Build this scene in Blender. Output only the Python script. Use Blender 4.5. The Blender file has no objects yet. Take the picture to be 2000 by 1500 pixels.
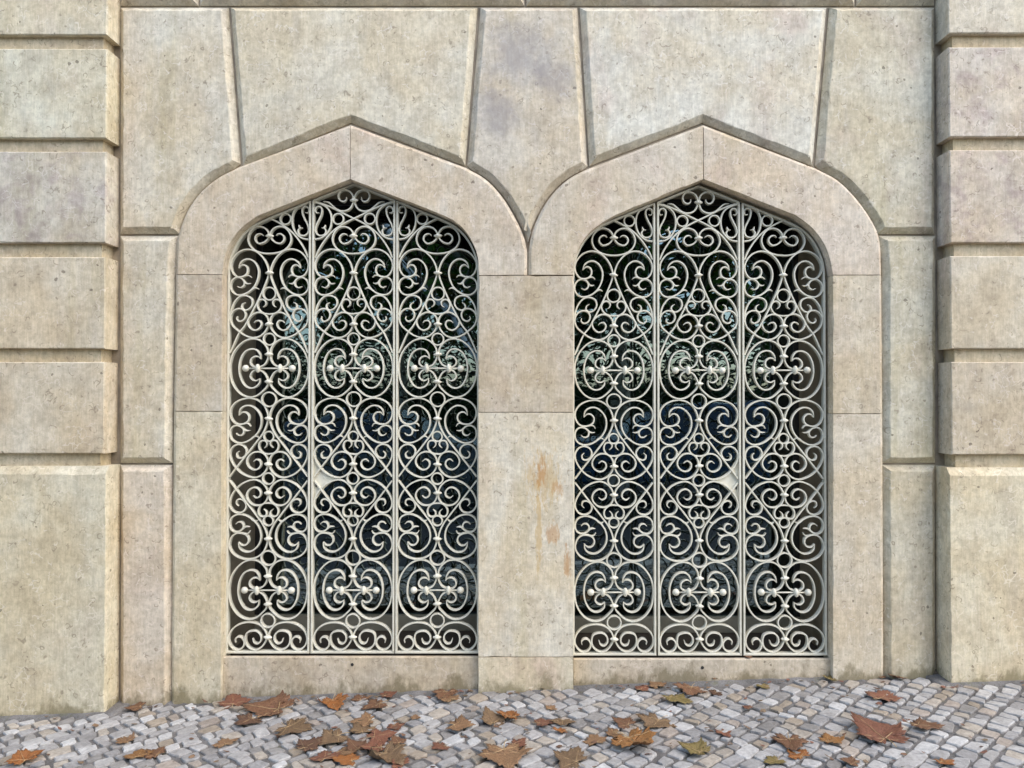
import bpy, bmesh, math, random
from mathutils import Vector, Matrix, noise as mnoise
from mathutils.geometry import delaunay_2d_cdt

# ------------------------------------------------------------------ camera, world, sun, exposure
S = bpy.context.scene
COL = S.collection
F = 1513.0            # focal length in photo pixels (photo 2000 x 1500)
D = 3.78              # camera to the face of the window surrounds (y = 0)
H = 1.434             # eye height above the pavement at the middle pier
TH = math.radians(0.8)
PX, PY = 1028.0, 750.0
cam_d = bpy.data.cameras.new('camera')
cam = bpy.data.objects.new('camera', cam_d); COL.objects.link(cam)
cam.location = (0, -D, H); cam.rotation_euler = (math.pi/2 + TH, 0, 0)
cam_d.sensor_width = 36; cam_d.lens = 36*F/2000; cam_d.shift_x = -28/2000
cam_d.clip_start = 0.05; cam_d.clip_end = 500
S.camera = cam

SUN_EL, SUN_AZ = math.radians(50), math.radians(56)   # azimuth: from behind the camera towards the right
w = bpy.data.worlds.new('World'); S.world = w; w.use_nodes = True
nt = w.node_tree; bg = nt.nodes['Background']
sky = nt.nodes.new('ShaderNodeTexSky'); sky.sky_type = 'NISHITA'; sky.sun_disc = False
sky.sun_elevation = SUN_EL; sky.sun_rotation = math.pi - SUN_AZ
sky.air_density = 1.0; sky.dust_density = 1.8; sky.ozone_density = 1.0
nt.links.new(sky.outputs[0], bg.inputs[0]); bg.inputs[1].default_value = 0.15
sd = bpy.data.lights.new('sun', 'SUN'); sd.energy = 0.6; sd.angle = math.radians(100); sd.color = (1.0, 0.985, 0.96)
sun = bpy.data.objects.new('sun', sd); COL.objects.link(sun)
sdir = Vector((math.sin(SUN_AZ)*math.cos(SUN_EL), -math.cos(SUN_AZ)*math.cos(SUN_EL), math.sin(SUN_EL)))
sun.rotation_euler = sdir.to_track_quat('Z', 'Y').to_euler()
S.view_settings.view_transform = 'Standard'; S.view_settings.look = 'None'
S.view_settings.exposure = 1.74; S.view_settings.gamma = 1.0

# ------------------------------------------------------------------ helpers
def W(px, py, Y):
    """photo pixel -> (x, z) on the plane y = Y"""
    xn, yn = (px-PX)/F, (PY-py)/F
    t = (Y+D)/(math.cos(TH)-yn*math.sin(TH))
    return (xn*t, H+(math.sin(TH)+yn*math.cos(TH))*t)
SLOPE = 0.0345   # the street falls to the left
def gz(x): return SLOPE*x
def G(px, py):
    """photo pixel -> point on the sloping pavement"""
    xn, yn = (px-PX)/F, (PY-py)/F
    dx, dy, dz = xn, math.cos(TH)-yn*math.sin(TH), math.sin(TH)+yn*math.cos(TH)
    t = -H/(dz-SLOPE*dx)
    return Vector((dx*t, -D+dy*t, H+dz*t))

def link(name, me, mat=None, parent=None):
    o = bpy.data.objects.new(name, me); COL.objects.link(o)
    if mat is not None and me is not None and not me.materials: me.materials.append(mat)
    if parent is not None: o.parent = parent
    return o
def from_bm(name, bm, mat=None, parent=None, smooth=False):
    bmesh.ops.recalc_face_normals(bm, faces=bm.faces)
    me = bpy.data.meshes.new(name); bm.to_mesh(me); bm.free()
    if smooth:
        for p in me.polygons: p.use_smooth = True
    return link(name, me, mat, parent)
def empty(name, loc=(0, 0, 0), rz=0):
    o = bpy.data.objects.new(name, None); COL.objects.link(o)
    o.location = loc; o.rotation_euler.z = rz; o.empty_display_size = 0.1
    return o
def tag(o, label=None, cat=None, group=None, kind=None):
    if label: o['label'] = label
    if cat: o['category'] = cat
    if group: o['group'] = group
    if kind: o['kind'] = kind
    return o
def box(bm, x0, x1, y0, y1, z0, z1, bev=0.0):
    r = bmesh.ops.create_cube(bm, size=1.0)
    for v in r['verts']:
        v.co = Vector(((x0+x1)/2+v.co.x*(x1-x0), (y0+y1)/2+v.co.y*(y1-y0), (z0+z1)/2+v.co.z*(z1-z0)))
    if bev:
        es = set(e for v in r['verts'] for e in v.link_edges)
        bmesh.ops.bevel(bm, geom=list(es), offset=bev, segments=2, profile=0.5, affect='EDGES')

# ------------------------------------------------------------------ materials
class NT:
    def __init__(s, name):
        s.m = bpy.data.materials.new(name); s.m.use_nodes = True
        s.t = s.m.node_tree; s.b = s.t.nodes['Principled BSDF']
    def n(s, typ, **kw):
        nd = s.t.nodes.new(typ)
        for k, v in kw.items(): setattr(nd, k, v)
        return nd
    def l(s, a, b): s.t.links.new(a, b)
    def val(s, sock, v):
        if isinstance(v, bpy.types.NodeSocket): s.l(v, sock)
        else: sock.default_value = v
    def math(s, op, a, b=0.0, c=None):
        nd = s.n('ShaderNodeMath', operation=op); s.val(nd.inputs[0], a); s.val(nd.inputs[1], b)
        if c is not None: s.val(nd.inputs[2], c)
        return nd.outputs[0]
    def noise(s, vec, scale, detail=4, rough=0.55, dist=0.0):
        nd = s.n('ShaderNodeTexNoise'); s.l(vec, nd.inputs['Vector'])
        nd.inputs['Scale'].default_value = scale; nd.inputs['Detail'].default_value = detail
        nd.inputs['Roughness'].default_value = rough; nd.inputs['Distortion'].default_value = dist
        return nd.outputs['Fac']
    def ramp(s, f, a, b, lo=0.0, hi=1.0):
        nd = s.n('ShaderNodeMapRange'); nd.interpolation_type = 'SMOOTHSTEP'
        s.val(nd.inputs['Value'], f)
        for k, v in (('From Min', a), ('From Max', b), ('To Min', lo), ('To Max', hi)): nd.inputs[k].default_value = v
        return nd.outputs[0]
    def scale(s, vec, x, y, z):
        nd = s.n('ShaderNodeMapping'); s.l(vec, nd.inputs['Vector']); nd.inputs['Scale'].default_value = (x, y, z)
        return nd.outputs[0]
    def mix(s, f, a, b, mode='MIX'):
        nd = s.n('ShaderNodeMix', data_type='RGBA', blend_type=mode)
        s.val(nd.inputs['Factor'], f)
        for i, v in ((6, a), (7, b)):
            if isinstance(v, bpy.types.NodeSocket): s.l(v, nd.inputs[i])
            else: nd.inputs[i].default_value = (*v, 1) if len(v) == 3 else v
        return nd.outputs[2]
    def bump(s, h, strength=0.3, dist=0.01):
        nd = s.n('ShaderNodeBump'); s.l(h, nd.inputs['Height'])
        nd.inputs['Strength'].default_value = strength; nd.inputs['Distance'].default_value = dist
        s.l(nd.outputs[0], s.b.inputs['Normal'])
    def color(s, c):
        if isinstance(c, bpy.types.NodeSocket): s.l(c, s.b.inputs['Base Color'])
        else: s.b.inputs['Base Color'].default_value = (*c, 1)

def limestone(name, stains=(), mauve=0.0):
    m = NT(name)
    geo = m.n('ShaderNodeNewGeometry'); oi = m.n('ShaderNodeObjectInfo')
    off = m.n('ShaderNodeCombineXYZ'); r = m.math('MULTIPLY', oi.outputs['Random'], 60.0)
    m.l(r, off.inputs[0]); m.l(r, off.inputs[2])
    add = m.n('ShaderNodeVectorMath', operation='ADD'); m.l(geo.outputs['Position'], add.inputs[0]); m.l(off.outputs[0], add.inputs[1])
    P = add.outputs[0]
    big = m.ramp(m.noise(P, 2.3, 4, 0.6, 0.3), 0.36, 0.66)
    c = m.mix(big, (0.525, 0.475, 0.365), (0.555, 0.540, 0.468))
    fr = lambda k: m.math('FRACT', m.math('MULTIPLY', oi.outputs['Random'], k))
    pink = m.ramp(m.noise(m.scale(P, 1.0, 1.0, 0.7), 3.1, 4, 0.6, 0.3), 0.50, 0.74, 0, 0.50)
    c = m.mix(m.math('MULTIPLY', pink, m.math('ADD', fr(17.3), 0.25)), c, (0.46, 0.375, 0.33))
    # broad vertical run-off stains, ochre green
    st = m.ramp(m.noise(m.scale(P, 5.5, 5.5, 0.55), 1.0, 4, 0.6), 0.52, 0.70, 0, 0.34)
    c = m.mix(m.math('MULTIPLY', st, m.math('ADD', fr(31.7), 0.4)), c, (0.40, 0.36, 0.215))
    gr = m.ramp(m.noise(m.scale(P, 3.5, 3.5, 0.9), 1.3, 4, 0.65, 0.2), 0.53, 0.76, 0, 0.55)
    c = m.mix(m.math('MULTIPLY', gr, m.math('ADD', fr(7.9), 0.15)), c, (0.35, 0.338, 0.325))
    pale = m.ramp(m.noise(m.scale(P, 1.0, 1.0, 0.45), 3.7, 4, 0.6), 0.52, 0.72, 0, 0.7)
    c = m.mix(m.math('MULTIPLY', pale, m.math('ADD', fr(23.1), 0.2)), c, (0.585, 0.60, 0.555))
    if mauve:
        mv = m.ramp(m.noise(P, 8.5, 5, 0.68, 0.5), 0.45, 0.68, 0, mauve)
        c = m.mix(mv, c, (0.36, 0.305, 0.30))
        c = m.mix(m.ramp(m.noise(P, 21, 3, 0.6, 0.4), 0.62, 0.70, 0, mauve*.7), c, (0.56, 0.52, 0.42))
    # mottling
    mo = m.noise(P, 30, 5, 0.75, 0.15)
    c = m.mix(m.ramp(mo, 0.30, 0.70, 0.0, 1.0), m.mix(1.0, c, (0.82, 0.81, 0.79), 'MULTIPLY'), m.mix(1.0, c, (1.13, 1.125, 1.11), 'MULTIPLY'))
    mo2 = m.noise(m.scale(P, 1, 1, .8), 8, 4, 0.65, 0.1)
    c = m.mix(m.ramp(mo2, 0.36, 0.62), m.mix(1.0, c, (0.88, 0.865, 0.85), 'MULTIPLY'), m.mix(1.0, c, (1.03, 1.03, 1.03), 'MULTIPLY'))
    # tooling streaks
    tool = m.noise(m.scale(P, 120, 120, 13), 1.0, 2, 0.6)
    c = m.mix(m.ramp(tool, 0.30, 0.72), m.mix(1.0, c, (0.94, 0.937, 0.93), 'MULTIPLY'), m.mix(1.0, c, (1.08, 1.08, 1.08), 'MULTIPLY'))
    # fossil shell marks: thin curved dark lines in patches
    def wob(sc, amt):
        n3 = m.n('ShaderNodeTexNoise'); m.l(P, n3.inputs['Vector']); n3.inputs['Scale'].default_value = sc; n3.inputs['Detail'].default_value = 2
        sub = m.n('ShaderNodeVectorMath', operation='MULTIPLY_ADD'); m.l(n3.outputs['Color'], sub.inputs[0])
        sub.inputs[1].default_value = (amt,)*3; m.l(P, sub.inputs[2]); return sub.outputs[0]
    vo = m.n('ShaderNodeTexVoronoi', feature='DISTANCE_TO_EDGE'); m.l(wob(14, 0.10), vo.inputs['Vector']); vo.inputs['Scale'].default_value = 24
    lines = m.ramp(vo.outputs['Distance'], 0.0, 0.075, 1, 0)
    pm = m.ramp(m.noise(P, 27, 2, 0.6), 0.54, 0.62)
    pm2 = m.ramp(m.noise(P, 5, 2, 0.6), 0.40, 0.60, 0.3, 1)
    fl = m.math('MULTIPLY', m.math('MULTIPLY', lines, pm), pm2)
    c = m.mix(m.math('MULTIPLY', fl, 0.6), c, (0.15, 0.118, 0.085))
    va = m.n('ShaderNodeTexVoronoi', feature='F1'); m.l(wob(22, 0.03), va.inputs['Vector']); va.inputs['Scale'].default_value = 19
    sa = m.n('ShaderNodeSeparateColor'); m.l(va.outputs['Color'], sa.inputs[0])
    rr = m.ramp(sa.outputs[1], 0.0, 1.0, 0.12, 0.42)
    arc = m.ramp(m.math('ABSOLUTE', m.math('SUBTRACT', va.outputs['Distance'], rr)), 0.012, 0.055, 1, 0)
    arc = m.math('MULTIPLY', arc, m.math('MULTIPLY', m.ramp(m.noise(P, 33, 1, 0.5), 0.50, 0.58), m.ramp(sa.outputs[2], 0.45, 0.7)))
    c = m.mix(m.math('MULTIPLY', arc, 0.58), c, (0.17, 0.135, 0.10))
    pl = m.math('MULTIPLY', lines, m.ramp(m.noise(P, 16, 2, 0.6), 0.46, 0.38, 0, 0.7))
    c = m.mix(pl, c, (0.66, 0.63, 0.56))
    # small pits
    vp = m.n('ShaderNodeTexVoronoi', feature='F1'); m.l(wob(40, 0.02), vp.inputs['Vector']); vp.inputs['Scale'].default_value = 30
    sp = m.n('ShaderNodeSeparateColor'); m.l(vp.outputs['Color'], sp.inputs[0])
    rad = m.math('MULTIPLY', m.ramp(sp.outputs[0], 0.88, 1.0, 0.0, 0.30), m.ramp(mo2, 0.44, 0.56))
    pit = m.ramp(m.math('SUBTRACT', rad, vp.outputs['Distance']), 0.0, 0.07, 0, 1)
    c = m.mix(m.math('MULTIPLY', pit, 0.62), c, (0.10, 0.08, 0.055))
    # patchy moss and splash marks along the foot, broken by noise
    sz = m.n('ShaderNodeSeparateXYZ'); m.l(geo.outputs['Position'], sz.inputs[0])
    hgt = m.math('SUBTRACT', sz.outputs[2], m.math('MULTIPLY', sz.outputs[0], SLOPE))
    nm = m.noise(m.scale(P, 9, 9, 5), 1.0, 5, 0.7)
    ms = m.ramp(m.math('ADD', m.math('MULTIPLY', hgt, 5.0), m.math('MULTIPLY', nm, 2.2)), 1.0, 1.42, 0.75, 0)
    c = m.mix(ms, c, (0.17, 0.15, 0.085))
    if stains:
        sx = m.n('ShaderNodeSeparateXYZ'); m.l(geo.outputs['Position'], sx.inputs[0])
        nf = m.noise(m.scale(P, 55, 55, 12), 1.0, 5, 0.8); nc = m.noise(P, 7, 6, 0.7)
        for (px, py, rx, rz, k, col, fine) in stains:
            X, Z = W(px, py, 0)
            a = m.math('DIVIDE', m.math('SUBTRACT', sx.outputs[0], X), rx); b = m.math('DIVIDE', m.math('SUBTRACT', sx.outputs[2], Z), rz)
            d = m.math('SQRT', m.math('ADD', m.math('MULTIPLY', a, a), m.math('MULTIPLY', b, b)))
            d = m.math('ADD', d, m.math('MULTIPLY', m.math('SUBTRACT', nf if fine else nc, 0.5), 4.2 if fine else 3.0))
            c = m.mix(m.ramp(d, 0.45, 1.05, k, 0) if fine else m.ramp(d, 0.2, 1.5, k, 0), c, col)
    c = m.mix(1.0, c, oi.outputs['Color'], 'MULTIPLY')
    c = m.mix(1.0, c, (1.05, 0.985, 0.918), 'MULTIPLY')
    m.color(c)
    m.b.inputs['Roughness'].default_value = 0.72; m.b.inputs['Specular IOR Level'].default_value = 0.35
    h = m.math('ADD', m.math('MULTIPLY', mo, 0.35), m.math('MULTIPLY', tool, 0.15))
    h = m.math('SUBTRACT', h, m.math('MULTIPLY', pit, 1.2))
    m.bump(h, 0.42, 0.0045)
    return m.m
M_STONE = limestone('limestone'); RU, OC, GY = (0.36, 0.17, 0.035), (0.45, 0.315, 0.13), (0.27, 0.262, 0.265)
M_RUST = limestone('limestone_rust_stained', ((1062, 935, .10, .14, .45, OC, 1), (1052, 1030, .018, .26, .55, OC, 1), (1056, 925, .034, .07, .58, RU, 1), (1080, 1040, .036, .06, .52, RU, 1), (1108, 1095, .022, .07, .58, RU, 1), (1090, 955, .03, .04, .45, RU, 1)))
M_MAUVE = limestone('limestone_mauve_veined', (), 0.6)
M_GREY = limestone('limestone_grey_bloom', ((1010, 110, .14, .15, .60, GY, 0), (1090, 150, .10, .12, .5, GY, 0), (970, 220, .10, .12, .6, GY, 0)))

def simple(name, col, rough=0.6, ns=12, var=0.25, bump=0.0, metal=0.0, spec=0.5, objcol=False):
    m = NT(name); tc = m.n('ShaderNodeNewGeometry'); P = tc.outputs['Position']
    n1 = m.noise(P, ns, 5, 0.62, 0.3)
    c = m.mix(m.ramp(n1, 0.28, 0.72), tuple(v*(1-var) for v in col), tuple(min(1, v*(1+var)) for v in col))
    if objcol:
        oi = m.n('ShaderNodeObjectInfo'); c = m.mix(1.0, c, oi.outputs['Color'], 'MULTIPLY')
    m.color(c); m.b.inputs['Roughness'].default_value = rough; m.b.inputs['Metallic'].default_value = metal
    m.b.inputs['Specular IOR Level'].default_value = spec
    if bump: m.bump(m.noise(P, ns*4, 5, 0.65), bump, 0.004)
    return m.m
M_GROOVE_SHADE = simple('groove_shade_brown', (0.30, 0.245, 0.175), 0.9, 9, 0.3, 0.5)  # brown holds the shade and warm bounce of the grooves, plus grime
M_RECESS = simple('brown_recess_plaster', (0.23, 0.19, 0.135), 0.85, 7, 0.2, 0.3)
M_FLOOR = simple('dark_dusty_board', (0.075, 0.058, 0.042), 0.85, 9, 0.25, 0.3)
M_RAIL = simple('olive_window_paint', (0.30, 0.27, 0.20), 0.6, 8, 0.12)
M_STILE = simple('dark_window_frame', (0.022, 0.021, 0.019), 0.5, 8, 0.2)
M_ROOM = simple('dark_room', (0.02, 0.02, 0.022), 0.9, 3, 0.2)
M_ASPHALT = simple('asphalt', (0.05, 0.05, 0.052), 0.9, 30, 0.3, 0.4)
M_KERB = simple('kerb_limestone', (0.42, 0.40, 0.36), 0.8, 12, 0.2, 0.4)
M_BARK = simple('plane_bark', (0.33, 0.31, 0.25), 0.85, 7, 0.45, 0.5)
M_TYRE = simple('tyre_rubber', (0.02, 0.02, 0.02), 0.8, 20, 0.2)
M_RIM = simple('wheel_alloy', (0.55, 0.56, 0.58), 0.35, 10, 0.1, metal=0.8)
M_CARGLASS = simple('car_glass', (0.02, 0.025, 0.03), 0.05, 5, 0.1, spec=0.9)
M_LAMPGLASS = simple('lamp_glass', (0.7, 0.72, 0.75), 0.15, 5, 0.05)
M_HEDGE = simple('hedge_leaf', (0.05, 0.095, 0.03), 0.55, 40, 0.4)
M_WHITE = simple('white_pole_paint', (0.80, 0.82, 0.82), 0.3, 6, 0.05)
M_DIRT = simple('damp_soil', (0.085, 0.068, 0.045), 0.95, 60, 0.4, 0.8)

def m_paint():
    m = NT('cream_ironwork_paint'); g = m.n('ShaderNodeNewGeometry'); P = g.outputs['Position']
    n1 = m.noise(P, 35, 5, 0.65, 0.5); n2 = m.noise(P, 4, 3, 0.5)
    c = m.mix(m.ramp(n1, 0.35, 0.75), (0.66, 0.625, 0.505), (0.58, 0.54, 0.415))
    c = m.mix(m.ramp(n2, 0.45, 0.75, 0, 0.45), c, (0.48, 0.45, 0.36))
    c = m.mix(m.ramp(m.noise(P, 90, 3, 0.6), 0.68, 0.76, 0, 0.5), c, (0.33, 0.28, 0.19))
    m.color(c); m.b.inputs['Roughness'].default_value = 0.42
    m.bump(m.noise(P, 160, 3, 0.6), 0.18, 0.001); return m.m
M_PAINT = m_paint()

def m_glass():
    m = NT('window_glass'); t = m.t
    out = t.nodes['Material Output']
    tr = m.n('ShaderNodeBsdfTransparent'); tr.inputs[0].default_value = (0.42, 0.48, 0.47, 1)
    gl = m.n('ShaderNodeBsdfGlossy'); gl.inputs[0].default_value = (0.78, 0.96, 1.0, 1); gl.inputs['Roughness'].default_value = 0.004
    g = m.n('ShaderNodeNewGeometry')
    n1 = m.noise(g.outputs['Position'], 1.6, 2, 0.5)
    bp = m.n('ShaderNodeBump'); bp.inputs['Strength'].default_value = 0.25; bp.inputs['Distance'].default_value = 0.02
    m.l(n1, bp.inputs['Height']); m.l(bp.outputs[0], gl.inputs['Normal'])
    lw = m.n('ShaderNodeFresnel'); lw.inputs[0].default_value = 1.52
    f = m.math('ADD', m.math('MULTIPLY', lw.outputs[0], 1.5), 0.08)
    mx = m.n('ShaderNodeMixShader'); m.l(f, mx.inputs[0]); m.l(tr.outputs[0], mx.inputs[1]); m.l(gl.outputs[0], mx.inputs[2])
    m.l(mx.outputs[0], out.inputs[0]); return m.m
M_GLASS = m_glass()

def m_attr(name, rough, bump, ns=60, var=0.22, spec=0.4):
    m = NT(name); a = m.n('ShaderNodeVertexColor'); a.layer_name = 'tint'
    g = m.n('ShaderNodeNewGeometry'); P = g.outputs['Position']
    n1 = m.noise(P, ns, 6, 0.7, 0.5); n2 = m.noise(P, ns*0.3, 4, 0.6)
    f = m.ramp(m.math('ADD', m.math('MULTIPLY', n1, 0.6), m.math('MULTIPLY', n2, 0.4)), 0.32, 0.68)
    c = m.mix(f, m.mix(1.0, a.outputs[0], (1-var*1.5, 1-var*1.55, 1-var*1.6), 'MULTIPLY'), m.mix(1.0, a.outputs[0], (1+var, 1+var, 1+var*0.95), 'MULTIPLY'))
    c = m.mix(m.ramp(m.noise(P, ns*2.2, 2, 0.5), 0.66, 0.75, 0, 0.5), c, (0.14, 0.115, 0.09))
    m.color(c); m.b.inputs['Roughness'].default_value = rough; m.b.inputs['Specular IOR Level'].default_value = spec
    m.bump(n1, bump, 0.006); return m.m
M_COBBLE = m_attr('limestone_sett', 0.5, 0.6)
M_CRUMB = m_attr('leaf_crumb', 0.7, 0.3, 90, 0.3)
M_LEAFTREE = m_attr('tree_leaf', 0.5, 0.0, 8, 0.25)
def translucent(mat):
    t = mat.node_tree; b = t.nodes['Principled BSDF']; o = t.nodes['Material Output']
    tr = t.nodes.new('ShaderNodeBsdfTranslucent'); mx = t.nodes.new('ShaderNodeMixShader'); mx.inputs[0].default_value = 0.45
    src = b.inputs['Base Color'].links[0].from_socket; t.links.new(src, tr.inputs[0])
    t.links.new(b.outputs[0], mx.inputs[1]); t.links.new(tr.outputs[0], mx.inputs[2]); t.links.new(mx.outputs[0], o.inputs[0])
translucent(M_LEAFTREE)

def m_joint():
    m = NT('sandy_grey_joint'); g = m.n('ShaderNodeNewGeometry'); P = g.outputs['Position']
    c = m.mix(m.ramp(m.noise(P, 9, 5, 0.6), 0.35, 0.65), (0.12, 0.112, 0.102), (0.20, 0.188, 0.172))
    c = m.mix(m.ramp(m.noise(P, 140, 4, 0.7), 0.4, 0.7), c, m.mix(1.0, c, (0.6, 0.57, 0.53), 'MULTIPLY'))
    c = m.mix(m.ramp(m.noise(P, 13, 4, 0.6), 0.56, 0.72, 0, 0.45), c, (0.13, 0.125, 0.055))
    m.color(c); m.b.inputs['Roughness'].default_value = 0.95; m.bump(m.noise(P, 220, 4, 0.7), 0.8, 0.004); return m.m
M_JOINT = m_joint()

def m_leaf():
    m = NT('dry_plane_leaf'); tc = m.n('ShaderNodeTexCoord'); oi = m.n('ShaderNodeObjectInfo'); P = tc.outputs['Object']
    add = m.n('ShaderNodeVectorMath', operation='ADD'); m.l(P, add.inputs[0]); m.l(oi.outputs['Location'], add.inputs[1]); Q = add.outputs[0]
    c = m.mix(m.ramp(m.noise(Q, 28, 5, 0.65, 0.6), 0.32, 0.68), m.mix(1.0, oi.outputs['Color'], (0.55, 0.47, 0.40), 'MULTIPLY'), m.mix(1.0, oi.outputs['Color'], (1.3, 1.22, 1.1), 'MULTIPLY'))
    c = m.mix(m.ramp(m.noise(Q, 110, 3, 0.6), 0.6, 0.72, 0, 0.6), c, (0.07, 0.04, 0.02))
    m.color(c); m.b.inputs['Roughness'].default_value = 0.58; m.b.inputs['Specular IOR Level'].default_value = 0.35
    m.bump(m.noise(Q, 120, 4, 0.7), 0.5, 0.002); return m.m
M_LEAF = m_leaf()
M_VEIN = simple('leaf_vein', (0.36, 0.24, 0.11), 0.6, 40, 0.25)

# ------------------------------------------------------------------ ground
def sheet(name, x0, x1, y0, y1, dz, mat, nx=2):
    bm = bmesh.new(); prev = None
    for i in range(nx+1):
        x = x0+(x1-x0)*i/nx
        a = bm.verts.new((x, y0, gz(x)+dz)); b = bm.verts.new((x, y1, gz(x)+dz))
        if prev: bm.faces.new((prev[0], a, b, prev[1]))
        prev = (a, b)
    o = from_bm(name, bm, mat); tag(o, kind='structure'); return o
KERB_Y = -1.75
sheet('ground', -60, 60, -80, 0.9, -0.16, M_ASPHALT)
pavement = sheet('pavement', -6, 6, KERB_Y, 0.75, -0.009, M_JOINT)
bm = bmesh.new(); box(bm, -6, 6, KERB_Y-0.15, KERB_Y-0.002, -0.30, 0.0, 0.012)
for v in bm.verts: v.co.z += gz(v.co.x)
tag(from_bm('kerb', bm, M_KERB), kind='structure')

# ------------------------------------------------------------------ facade of cut limestone
facade = tag(empty('facade', (0, 0, 0)), 'pale limestone facade with two pointed window openings and ribbed pilasters', 'wall')

def offset_poly(p, d):
    n = len(p); out = []
    for i in range(n):
        a, b, c = p[i-1], p[i], p[(i+1) % n]
        e0 = Vector((b[0]-a[0], b[1]-a[1])); e1 = Vector((c[0]-b[0], c[1]-b[1]))
        e0.normalize(); e1.normalize()
        n0 = Vector((-e0.y, e0.x)); n1 = Vector((-e1.y, e1.x)); d0, d1 = d[i-1], d[i]
        cr = e0.x*e1.y-e0.y*e1.x
        if abs(cr) < 0.12:
            m = n0+n1; m.normalize(); q = Vector(b)+m*((d0+d1)/2)
        else:
            q0 = Vector(a)+n0*d0; q1 = Vector(b)+n1*d1
            t = ((q1.x-q0.x)*e1.y-(q1.y-q0.y)*e1.x)/cr
            q = q0+e0*t
        out.append((q.x, q.y))
    return out
def area(p): return 0.5*sum(p[i-1][0]*p[i][1]-p[i][0]*p[i-1][1] for i in range(len(p)))
RS = random.Random(4)
def stone(name, pts, yf, ch, depth, mat=None, parent=None, back=0.12, tint=(1, 1, 1), rough=0.0012, step=0.03):
    """cut stone: outline pts (x,z) on the wall; ch = chamfer width per edge or one number; face at y = yf"""
    mat = mat or M_STONE
    n = len(pts); chs = list(ch) if isinstance(ch, (list, tuple)) else [ch]*n
    if area(pts) < 0:
        pts = pts[::-1]; chs = chs[::-1]; chs = chs[1:]+chs[:1]
    P, C = [], []
    for i in range(n):
        a, b = pts[i], pts[(i+1) % n]; L = math.hypot(b[0]-a[0], b[1]-a[1]); k = max(1, int(L/step))
        for j in range(k): P.append((a[0]+(b[0]-a[0])*j/k, a[1]+(b[1]-a[1])*j/k)); C.append(chs[i])
    C = [max(1e-4, c*(1+RS.uniform(-.08, .08))+(RS.uniform(.002, .007) if RS.random() < .035 else 0)) for c in C]
    I = offset_poly(P, C)
    jit = lambda q, s: (q[0]+RS.gauss(0, s), q[1]+RS.gauss(0, s))
    I = [jit(q, rough) for q in I]
    # a narrow worn arris between chamfer and face
    C2 = [min(0.004, c*0.35)+c for c in C]; I2 = [jit(q, rough*0.5) for q in offset_poly(P, C2)]
    bm = bmesh.new()
    rb = [bm.verts.new((x, back, z)) for x, z in P]
    ro = [bm.verts.new((x, yf+depth, z)) for x, z in P]
    ri = [bm.verts.new((x, yf+min(.0018, depth*.3), z)) for x, z in I]
    rf = [bm.verts.new((x, yf, z)) for x, z in I2]
    N = len(P)
    for A, B in ((rb, ro), (ro, ri), (ri, rf)):
        for i in range(N): bm.faces.new((A[i], A[(i+1) % N], B[(i+1) % N], B[i]))
    def cap(vs, y, grid):
        xy = [Vector((v.co.x, v.co.z)) for v in vs]; nb = len(xy); pts2 = list(xy)
        if grid:
            xs = [p.x for p in xy]; zs = [p.y for p in xy]; gx = min(xs)+grid/2
            while gx < max(xs):
                gy = min(zs)+grid/2
                while gy < max(zs):
                    if min((p-Vector((gx, gy))).length_squared for p in xy) > (grid*.45)**2: pts2.append(Vector((gx, gy)))
                    gy += grid
                gx += grid
        r = delaunay_2d_cdt(pts2, [(i, (i+1) % nb) for i in range(nb)], [], 1, 1e-7)
        vv, orig = r[0], r[3]; mp_ = []
        for k, p in enumerate(vv):
            src = [o_ for o_ in orig[k] if o_ < nb]
            mp_.append(vs[src[0]] if src else bm.verts.new((p.x, y+(0.0011*mnoise.noise(Vector((p.x*5, p.y*5, yf*9)))+0.0005*mnoise.noise(Vector((p.x*19, p.y*19, 3))) if grid else 0), p.y)))
        for f in r[2]:
            q = [mp_[k] for k in f]
            if len(set(q)) == 3:
                try: bm.faces.new(q)
                except ValueError: pass
    cap(rf, yf, 0.06); cap(rb, back, 0)
    o = from_bm(name, bm, mat, parent or facade); o.color = (*tint[:3], 1)
    return o

def catmull(pts, per=8, closed=False):
    n = len(pts); out = []
    rng = range(n) if closed else range(n-1)
    for i in rng:
        if closed: p0, p1, p2, p3 = pts[i-1], pts[i], pts[(i+1) % n], pts[(i+2) % n]
        else:
            p1, p2 = pts[i], pts[i+1]
            p0 = pts[i-1] if i else (2*p1[0]-p2[0], 2*p1[1]-p2[1])
            p3 = pts[i+2] if i+2 < n else (2*p2[0]-p1[0], 2*p2[1]-p1[1])
        # centripetal parametrisation
        d = lambda a, b: max(1e-6, math.hypot(a[0]-b[0], a[1]-b[1])**0.5)
        t0 = 0; t1 = t0+d(p0, p1); t2 = t1+d(p1, p2); t3 = t2+d(p2, p3)
        for j in range(per):
            t = t1+(t2-t1)*j/per
            L = lambda a, b, ta, tb: tuple(a[k]*(tb-t)/(tb-ta)+b[k]*(t-ta)/(tb-ta) for k in (0, 1))
            a1, a2, a3 = L(p0, p1, t0, t1), L(p1, p2, t1, t2), L(p2, p3, t2, t3)
            b1, b2 = L(a1, a2, t0, t2), L(a2, a3, t1, t3)
            out.append(L(b1, b2, t1, t2))
    if not closed: out.append(pts[-1])
    return out
def mp(pts, Y=0.0): return [W(x, y, Y) for x, y in pts]

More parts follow.
